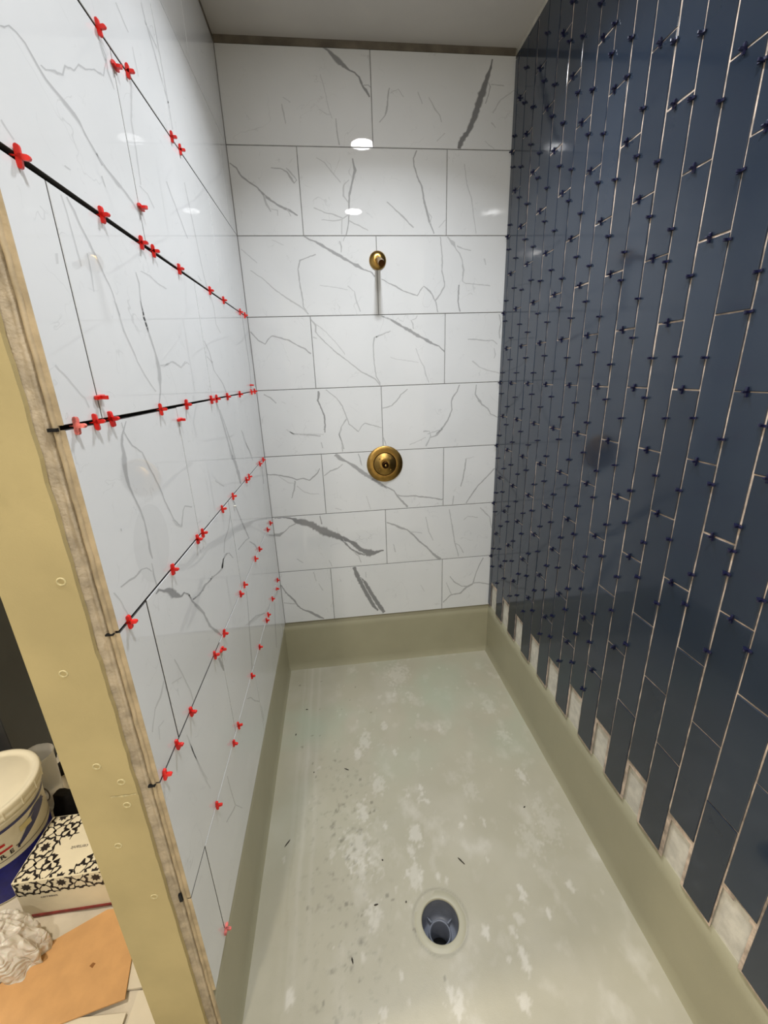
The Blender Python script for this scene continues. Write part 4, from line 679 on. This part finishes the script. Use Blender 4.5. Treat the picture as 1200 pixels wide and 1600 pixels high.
for a in (.7, 2.3, 3.9, 5.5):
    v, f = lathe([(.0032, .0100), (.0032, .0135), (.0020, .0142)], 16, 'Y', cap1=True)
    o = obj('screw', v, f, M['brass'], hub, True); o.location = (.040*math.cos(a), 0, .040*math.sin(a))

sa = thing('shower_outlet', 'brass shower arm stub with a domed flange high on the marble back wall', 'shower arm', (.580, 0, 1.757))
v, f = lathe([(.0370, 0), (.0370, .003), (.0345, .007), (.026, .0125), (.0160, .0150), (.0120, .0155)], 56, 'Y'); obj('flange', v, f, M['brass'], sa, True)
def tube(path, r, n=24):
    V = []; F = []
    for i, p in enumerate(path):
        a = path[max(i-1, 0)]; b = path[min(i+1, len(path)-1)]; t = (Vector(b)-Vector(a)).normalized()
        s = Vector((1, 0, 0)); u = t.cross(s).normalized(); s = u.cross(t).normalized()
        for k in range(n):
            g_ = 2*math.pi*k/n; q = Vector(p)+s*r*math.cos(g_)+u*r*math.sin(g_); V.append(tuple(q))
    for i in range(len(path)-1):
        for k in range(n): j = (k+1) % n; F.append((i*n+k, i*n+j, (i+1)*n+j, (i+1)*n+k))
    return V, F
pth = [(0, -.010-.013*i, -.0022*i-.0002*i*i) for i in range(10)]
v, f = tube(pth, .0118); obj('pipe', v, f, M['brass'], sa, True)
v, f = tube([pth[-1], tuple(Vector(pth[-1])+(Vector(pth[-1])-Vector(pth[-2])).normalized()*.016)], .0132); obj('collar', v, f, M['brass'], sa, True)
e_ = Vector(pth[-1])+(Vector(pth[-1])-Vector(pth[-2])).normalized()*.0155
dirn = (Vector(pth[-1])-Vector(pth[-2])).normalized()
q = lathe([(.0128, 0), (.0001, .0001)], 24, 'Z'); o = obj('bore', q[0], q[1], M['brassdark'], sa); o.location = e_; o.rotation_euler = dirn.to_track_quat('Z', 'Y').to_euler()

# ------------------------------------------------------------------ recessed downlights
M['glow'] = bpy.data.materials.new('lit_lamp_lens'); M['glow'].use_nodes = True
_b = M['glow'].node_tree.nodes['Principled BSDF']; _b.inputs['Emission Color'].default_value = (1, 1, 1, 1); _b.inputs['Emission Strength'].default_value = 90; _b.inputs['Base Color'].default_value = (.8, .8, .8, 1)
LBL = {'shower': 'round recessed downlight in the ceiling over the shower, near the back wall', 'entry': 'round recessed downlight in the ceiling at the mouth of the shower',
       'bathroom': 'round recessed downlight over the bathroom beside the vanity', 'doorway': 'round recessed downlight by the plain front wall'}
for x, y, nm in DOWNLIGHTS:
    t = thing('ceiling_light', LBL[nm], 'ceiling light', (x, y, CEIL), group='recessed downlights')
    v, f = lathe([(.082, 0), (.081, -.003), (.070, -.0055), (.0605, -.004)], 48); obj('trim_ring', v, f, M['tube'], t, True)
    v, f = lathe([(.0610, -.003), (.0005, -.003)], 48); obj('lens', v, f, M['glow'], t)

# ------------------------------------------------------------------ bathroom beyond the partition
ZB = -.30
M['cloth'] = simple('white_drop_cloth', lin(214, 206, 190), .9, nscale=9, namt=.10, bump=.4, bscale=30, bdist=.003)
M['card'] = simple('tan_cardboard', lin(206, 160, 108), .8, nscale=20, namt=.06, bump=.2, bscale=200)
M['slate'] = simple('slate_cabinet_paint', lin(66, 70, 74), .45, nscale=5, namt=.1)
M['offwhite'] = simple('offwhite_porcelain', lin(222, 214, 196), .35, nscale=8, namt=.05)
M['white_plastic'] = simple('white_pail_plastic', lin(232, 226, 206), .35, nscale=10, namt=.03)
M['blue_label'] = simple('blue_label', lin(20, 28, 130), .35, nscale=40, namt=.2)
M['navy_label'] = simple('navy_label_ink', lin(40, 46, 96), .35)
M['red_label'] = simple('red_label_ink', lin(186, 20, 26), .35)
M['tan_label'] = simple('tan_label_ink', lin(196, 184, 134), .4)
M['grey_ink'] = simple('grey_ink', lin(110, 104, 100), .6)
M['carton'] = simple('printed_white_carton', lin(232, 224, 200), .55, nscale=12, namt=.05)
M['ink'] = simple('black_print', lin(34, 28, 30), .5)
M['redtape'] = simple('red_strap', lin(120, 30, 28), .5, nscale=60, namt=.3)
M['fabric'] = simple('black_fabric', lin(14, 12, 14), .9, nscale=60, namt=.4)
mm, N_, L_, B_ = nt('clear_plastic'); B_.inputs['Base Color'].default_value = (.86, .85, .80, 1); B_.inputs['Roughness'].default_value = .2; B_.inputs['Transmission Weight'].default_value = .55; B_.inputs['IOR'].default_value = 1.15
M['clear'] = mm
mm, N_, L_, B_ = nt('thin_white_bag'); B_.inputs['Base Color'].default_value = lin(222, 216, 208); B_.inputs['Roughness'].default_value = .3; B_.inputs['Subsurface Weight'].default_value = .1; M['bag'] = mm
_tc = N_.new('ShaderNodeTexCoord'); _v = N_.new('ShaderNodeTexVoronoi'); _v.inputs['Scale'].default_value = 26; _v.feature = 'DISTANCE_TO_EDGE'
_nz = N_.new('ShaderNodeTexNoise'); _nz.inputs['Scale'].default_value = 9; _mx = N_.new('ShaderNodeMixRGB'); _mx.inputs[0].default_value = .25
L_.new(_tc.outputs['Object'], _nz.inputs['Vector']); L_.new(_tc.outputs['Object'], _mx.inputs[1]); L_.new(_nz.outputs['Color'], _mx.inputs[2]); L_.new(_mx.outputs[0], _v.inputs['Vector'])
_bp = N_.new('ShaderNodeBump'); _bp.inputs['Strength'].default_value = .9; _bp.inputs['Distance'].default_value = .012; L_.new(_v.outputs['Distance'], _bp.inputs['Height']); L_.new(_bp.outputs[0], B_.inputs['Normal'])

# drop cloth
def cloth():
    V = []; F = []; nx, ny = 110, 90; x0, x1, y0, y1 = -1.0, -.142, -1.75, -.30
    for i in range(nx+1):
        for k in range(ny+1):
            x = x0+(x1-x0)*i/nx; y = y0+(y1-y0)*k/ny
            z = ZB-.004+.006*mnoise.fractal(Vector((x*7, y*9, 4)), .9, 2, 4)
            z += .012*max(0, mnoise.noise(Vector((x*13+2, y*5, 1))))*max(0, 1-math.hypot(x+.62, y+1.13)/.2)
            V.append((x, y, min(z, ZB-.0005) if (y < -1.2 or y > -1.085) else z))
    for i in range(nx):
        for k in range(ny): a = i*(ny+1)+k; F.append((a, a+ny+1, a+ny+2, a+1))
    o = obj('drop_cloth', V, F, M['cloth'], None, True); return tag(o, 'white wrinkled drop cloth spread on the bathroom floor', 'cloth')
cloth()

def prism(name, pts, z0, z1, mat, parent=None):
    n = len(pts); V = [(x, y, z0) for x, y in pts]+[(x, y, z1) for x, y in pts]
    ar = sum(pts[i][0]*pts[(i+1) % n][1]-pts[(i+1) % n][0]*pts[i][1] for i in range(n))
    F = [tuple(range(n))[::-1], tuple(range(n, 2*n))]+[(i, (i+1) % n, n+(i+1) % n, n+i) for i in range(n)]
    if ar < 0: F = [tuple(reversed(q)) for q in F]
    return obj(name, V, F, mat, parent)
# two loose porcelain slabs near the partition
tag(prism('floor_slab', [(-.16, -1.30), (-.292, -1.296), (-.300, -1.60), (-.16, -1.60)], ZB-.0003, ZB+.008, M['offwhite']), 'off-white porcelain slab lying against the foot of the partition', 'tile', 'loose porcelain slabs')
tag(prism('floor_slab', [(-.16, -1.10), (-.40, -1.10), (-.33, -1.288), (-.16, -1.292)], ZB-.0003, ZB+.006, M['offwhite']), 'off-white porcelain slab partly under the cardboard, beside the partition', 'tile', 'loose porcelain slabs')
tag(prism('floor_slab', [(-.306, -1.335), (-.90, -1.30), (-.95, -1.62), (-.312, -1.62)], ZB-.0003, ZB+.006, M['offwhite']), 'off-white porcelain slab under the near edge of the cardboard', 'tile', 'loose porcelain slabs')
# cardboard sheet
cb = prism('cardboard_sheet', CARD, ZB+.0085, ZB+.0125, M['card']); tag(cb, 'tan many-sided cardboard sheet lying on the slabs and drop cloth', 'cardboard')
prism('stain', [(-.452, -1.226), (-.446, -1.219), (-.437, -1.222), (-.441, -1.232)], ZB+.0125, ZB+.0128, simple('brown_stain', lin(140, 92, 46), .8), cb)

# vanity
vn = thing('vanity', 'slate grey bathroom vanity with a white top beyond the partition', 'vanity', (-1.26, -.30, -.34))
def vbox(name, x0, x1, y0, y1, z0, z1, mat, bevel=.002): return box(name, x0+1.26, x1+1.26, y0+.30, y1+.30, z0+.34, z1+.34, mat, vn, bevel)
vbox('cabinet', -1.55, -1.008, -.592, -.01, -.34, .575, M['slate']); vbox('end_panel', -1.05, -1.004, -.610, -.590, -.34, .575, M['slate'])
vbox('countertop', -1.57, -.992, -.63, -.005, .578, .640, M['white_plastic'], .004)
# brown carton beside the vanity
tag(box('cardboard_box', -1.45, -1.052, -.86, -.64, ZB, .06, M['card'], bevel=.003), 'plain brown cardboard box standing against the vanity end', 'box')

# ---- patterned carton
bx = thing('tile_carton', 'white carton printed with a black geometric pattern, standing on the drop cloth', 'box', (0, 0, 0))
BX0, BX1, BY0, BY1, BZ0, BZ1 = -.722, -.330, -1.071, -.866, ZB, ZB+.158
carton = box('carton', BX0, BX1, BY0, BY1, BZ0, BZ1, M['carton'], bx, .0015)
def pattern(surf):
    """black motif bars on a plane: surf(u, v) -> point; u, v in metres"""
    V = []; F = []
    S_ = .098
    def poly(pts):
        b = len(V)
        for p in pts: V.append(p)
        F.append(tuple(range(b, b+len(pts))))
    return V, F, S_, poly
def bar(a, b, w0, w1):
    a = Vector(a); b = Vector(b); t = (b-a).normalized(); n = Vector((-t.y, t.x))
    return [a+n*w0/2, a-n*w0/2, b-n*w1/2, b+n*w1/2]
def motif(cx, cy, s):
    out = []
    def ring(r0, r1, w_, ph=0):
        pts = [Vector((cx+s*(r0 if k % 2 == 0 else r1)*math.cos(k*math.pi/8+ph), cy+s*(r0 if k % 2 == 0 else r1)*math.sin(k*math.pi/8+ph))) for k in range(16)]
        for k in range(16):
            a, c_ = pts[k], pts[(k+1) % 16]
            if k % 4 in (0, 3): out.append(bar(a, c_, w_*s, w_*s*1.7))
            else: out.append(bar(a, c_, w_*s*1.7, w_*s*.7))
    ring(.25, .34, .052)
    ring(.37, .46, .026, math.pi/8)
    for q in range(4):
        R_ = Matrix.Rotation(q*math.pi/2+math.pi/4, 2)
        f_ = lambda x, y: R_ @ Vector((x*s, y*s))+Vector((cx, cy))
        for m_ in (1, -1):                      # petals reaching to the cell corners
            out.append(bar(f_(.42, .03*m_), f_(.53, .12*m_), .04*s, .085*s)); out.append(bar(f_(.53, .12*m_), f_(.68, .03*m_), .085*s, .04*s))
        R2 = Matrix.Rotation(q*math.pi/2, 2)
        g_ = lambda x, y: R2 @ Vector((x*s, y*s))+Vector((cx, cy))
        out.append([g_(.46, -.035), g_(.5, -.05), g_(.54, -.035), g_(.54, .035), g_(.5, .05), g_(.46, .035)])
    out.append([Vector((cx+s*(.16 if k % 2 == 0 else .10)*math.cos(k*math.pi/8), cy+s*(.16 if k % 2 == 0 else .10)*math.sin(k*math.pi/8))) for k in range(16)])
    return out
def clip2(P, u0, u1, v0, v1):
    Q = [(p[0], p[1], 0) for p in P]; Q = clip_poly(Q, u0, u1, 0)
    return clip_poly(Q, v0, v1, 1) if len(Q) > 2 else []
def print_on(name, polys, rect, holes, to3, mat, parent):
    V = []; F = []
    for P in polys:
        Q = clip2(P, *rect)
        if len(Q) < 3: continue
        cx = sum(p[0] for p in Q)/len(Q); cy = sum(p[1] for p in Q)/len(Q)
        if any(abs((cx-h[0])/h[2])+abs((cy-h[1])/h[3]) < 1 for h in holes): continue
        b = len(V); V += [to3(p[0], p[1]) for p in Q]; F.append(tuple(range(b, b+len(Q))))
    return obj(name, V, F, mat, parent)
S_ = .100; polys = []
for i in range(-1, 6):
    for k in range(-1, 5): polys += motif(BX0+.038+i*S_, BY0+k*S_, S_*1.0)
LBX, LBY = -.572, -.985
print_on('printed_pattern', polys, (BX0+.003, BX1-.003, BY0+.003, BY1-.003), [(LBX, LBY, .080, .080)], lambda u, v: (u, v, BZ1+.0006), M['ink'], carton)
print_on('printed_pattern', [[(p[0], p[1]) for p in P] for P in [q for i in range(-1, 6) for q in motif(BX0+.038+i*S_, .135, S_)]], (BX0+.003, BX1-.003, .098, .156), [], lambda u, v: (u, BY0-.0006, BZ0+v), M['ink'], carton)
# red strap along the carton's foot
box('strap', BX0+.02, BX1, BY0-.004, BY0-.0002, BZ0+.004, BZ0+.012, M['redtape'], bx)
def text(name, s, size, loc, rot, mat, parent, ext=.0002, bold=False):
    cu = bpy.data.curves.new(name, 'FONT'); cu.body = s; cu.size = size; cu.extrude = ext; cu.align_x = 'CENTER'; cu.align_y = 'CENTER'; cu.resolution_u = 2
    if bold: cu.offset = size*.02
    t = bpy.data.objects.new('t', cu); C.objects.link(t); bpy.context.view_layer.update()
    me = bpy.data.meshes.new_from_object(t.evaluated_get(bpy.context.evaluated_depsgraph_get())); bpy.data.objects.remove(t)
    me.materials.clear(); me.materials.append(mat)
    o = bpy.data.objects.new(name, me); C.objects.link(o); o.location = loc; o.rotation_euler = rot; o.parent = parent; return o
text('lettering', 'cersanit', .0165, (LBX, LBY, BZ1+.0007), (0, 0, math.pi), M['grey_ink'], carton)
text('lettering', 'carreaux', .014, (BX0+.09, BY0-.0007, BZ0+.085), (math.pi/2, 0, 0), M['grey_ink'], carton)
text('lettering', 'carreaux', .012, (BX1-.09, BY0-.0007, BZ0+.092), (math.pi/2, 0, 0), M['grey_ink'], carton)

# ---- bucket
BC = (-.876, -.902)
bk = thing('bucket', 'white plastic pail with a ribbed lid and blue and red printing', 'bucket', (BC[0], BC[1], ZB), (0, 0, 0))
H_ = .352
v, f = lathe([(.128, 0), (.130, .004), (.1365, .12), (.1365, .121), (.146, H_-.05), (.152, H_-.048), (.152, H_-.044), (.1465, H_-.042), (.1470, H_-.03)], 72, cap0=True); obj('body', v, f, M['white_plastic'], bk, True)
v, f = lathe([(.1495, H_-.034), (.1575, H_-.032), (.1580, H_-.020), (.1560, H_-.018), (.1560, H_-.014), (.1585, H_-.012), (.1590, H_+.002), (.1560, H_+.006), (.1460, H_+.006), (.1420, H_+.002), (.1300, H_+.0005), (.127, H_+.003), (.0005, H_+.003)], 72); lid = obj('lid', v, f, M['white_plastic'], bk, True)
for i in range(18):
    o = box('rib', .1565, .1600, -.0012, .0012, H_-.032, H_-.001, M['white_plastic'], lid); o.rotation_euler = (0, 0, i*2*math.pi/18+.1)
def wrap(name, a0, a1, z0f, z1f, mat, off=.0006, n=40):
    V = []; F = []
    for i in range(n+1):
        t = i/n; a = a0+(a1-a0)*t
        for z in (z0f(t), z1f(t)):
            r = (.1295+(.146-.1295)*z/(H_-.05))+off; V.append((r*math.cos(a), r*math.sin(a), z))
    for i in range(n): F.append((2*i, 2*i+2, 2*i+3, 2*i+1))
    return obj(name, V, F, mat, bk, True)
PI = math.pi
wrap('label', -PI, PI, lambda t: .006, lambda t: .148, M['blue_label'], .0006, 90)
wrap('label_band', -PI, PI, lambda t: .150, lambda t: .160, M['white_plastic'], .0012, 90)
wrap('label_line', -PI, PI, lambda t: .166, lambda t: .169, M['grey_ink'], .0008, 90)
wrap('label_line', -2.4, .55, lambda t: .272, lambda t: .283, M['navy_label'], .0008, 60)
wrap('swoosh', -.55, .30, lambda t: .178+.06*t, lambda t: .186+.075*math.sin(t*PI*.55), M['navy_label'], .0009)
wrap('swoosh', -.25, .35, lambda t: .240+.012*math.sin(t*PI), lambda t: .246+.020*math.sin(t*PI), M['navy_label'], .0009)
wrap('badge', -.42, -.16, lambda t: .225, lambda t: .247, M['tan_label'], .0010)
for k, (a0, a1, z0, z1) in enumerate(((-1.5, -.62, .200, .214), (-1.5, -.72, .222, .240), (-1.5, -.8, .246, .256))):
    wrap('red_stroke', a0, a1, lambda t, z0=z0: z0, lambda t, z1=z1, z0=z0: z0+(z1-z0)*(1-.5*t), M['red_label'], .0010)
for a, ch in zip((-.98, -.82, -.66, -.52), 'PRET'):
    r = .1402; o = text('letter', ch, .022, (r*math.cos(a), r*math.sin(a), .184), (PI/2, 0, a+PI/2), M['ink'], bk, .0006, True)

# ---- crumpled bag in front of the bucket
def bag():
    """limp bag: a sagging hump with long folds running down it"""
    V = []; F = []; nu, nv = 150, 60
    for i in range(nu):
        a = 2*math.pi*i/nu
        for k in range(nv+1):
            t = k/nv                                   # 0 at the foot, 1 at the gathered top
            ca, sa = math.cos(a), math.sin(a)
            fold = .20*mnoise.noise(Vector((ca*2.2+t*1.5, sa*2.2, t*1.5)))+.12*mnoise.noise(Vector((ca*5+t*2, sa*5, t*2.4+4)))-.12*abs(mnoise.noise(Vector((ca*3.4, sa*3.4+t*3, t*3))))
            r = (math.cos(t*math.pi/2)**.7)*(1+fold*1.25)
            z = .145*math.sin(t*math.pi/2)**.9+.016*mnoise.noise(Vector((math.cos(a)*4*r, math.sin(a)*4*r, t*5)))*math.sin(t*3.14)
            x = .112*r*math.cos(a)-.035*t; y = .070*r*math.sin(a)+.012*t
            V.append((x, y, max(.0045, z)))
    for i in range(nu):
        j = (i+1) % nu
        for k in range(nv): F.append((i*(nv+1)+k, j*(nv+1)+k, j*(nv+1)+k+1, i*(nv+1)+k+1))
    o = obj('plastic_bag', V, F, M['bag'], None, True); o.location = (-.705, -1.178, ZB+.0085)
    return tag(o, 'crumpled white plastic bag slumped against the pail and cardboard', 'bag')
bag()

# ---- odds and ends behind the carton
bl = thing('fabric_pouch', 'small black fabric pouch with a hook ring, behind the patterned carton', 'pouch', (-.757, -.745, ZB))
bm = bmesh.new(); bmesh.ops.create_cube(bm, size=1); bmesh.ops.subdivide_edges(bm, edges=bm.edges[:], cuts=8, use_grid_fill=True)
for v_ in bm.verts:
    p = v_.co.copy(); s = 1-.35*(p.z+.5)
    v_.co = Vector((p.x*.11*s, p.y*.05*s, (p.z+.5)*.13))+Vector((.012*mnoise.noise(p*3), .01*mnoise.noise(p*3+Vector((5, 0, 0))), 0))
from_bm('pouch_body', bm, M['fabric'], bl, True)
v, f = tube([(.078+.020*math.cos(a), 0, .105+.020*math.sin(a)) for a in [2*PI*i/24 for i in range(25)]], .004, 10); obj('hook_ring', v, f, M['fabric'], bl, True)
pk = thing('clear_tub', 'clear crumpled plastic tub standing beside the pail', 'container', (-.875, -.675, ZB))
v, f = lathe([(.040, .001), (.046, .08), (.050, .16), (.053, .235), (.057, .245), (.057, .252)], 28, cap0=True)
v = [(x*(1+.12*mnoise.noise(Vector((x*30, y*30, z*20)))), y*(1+.12*mnoise.noise(Vector((y*30, x*30, z*20+5)))), z) for x, y, z in v]; obj('tub_wall', v, f, M['clear'], pk, True)
v, f = tube([(.026+.016*math.cos(a), -.049, .105+.030*math.sin(a)) for a in [2*PI*i/24 for i in range(25)]], .0022, 8); obj('ring_mark', v, f, M['grey_ink'], pk, True)
cs = prism('black_offcut', [(-.985, -.60), (-.90, -.53), (-.885, -.535), (-.97, -.61)], ZB, ZB+.075, M['fabric'])
for vtx in cs.data.vertices:
    if vtx.co.z > ZB+.05 and vtx.co.y < -.58: vtx.co.z = ZB+.03
tag(cs, 'pointed black offcut leaning at the foot of the vanity', 'offcut')
pp = thing('paper_sheet', 'white paper sheet with dark scribbled smudges behind the clear tub', 'paper', (-.85, -.50, ZB+.004), (0, 0, .5))
v = []; f = []
for i in range(13):
    for k in range(13): v.append((-.10+.2*i/12, -.13+.26*k/12, .004+.006*mnoise.noise(Vector((i*.4, k*.4, 0)))))
for i in range(12):
    for k in range(12): a = i*13+k; f.append((a, a+13, a+14, a+1))
obj('sheet', v, f, M['cloth'], pp, True)
for k, (x, y, r_) in enumerate(((.02, -.02, .016), (.035, .005, .011), (.0, -.035, .009), (.05, -.03, .006))):
    q = [(x+r_*(1+.4*math.sin(3.1*i+k))*math.cos(i*PI/6), y+r_*(1+.4*math.sin(2.3*i+k))*math.sin(i*PI/6)) for i in range(12)]
    prism('smudge', q, .0120, .0124, M['ink'], pp)

# ---- loose chips lying in the pan
def pan_z(x, y): return ZP-.004*max(0, 1-math.hypot(x-DX, y-DY)/.6)
M['chip'] = simple('dark_chip', lin(60, 54, 46), .8, nscale=100, namt=.3)
for k, (x, y, sx, lab) in enumerate(CHIPS):
    o = crumb((x, y, pan_z(x, y)+.0016), (sx, .0022, .0016), k+2, M['chip'], lab, 'debris_chip'); o['group'] = 'dark chips in the shower pan'; o.rotation_euler = (0, 0, (k*1.3) % 3)
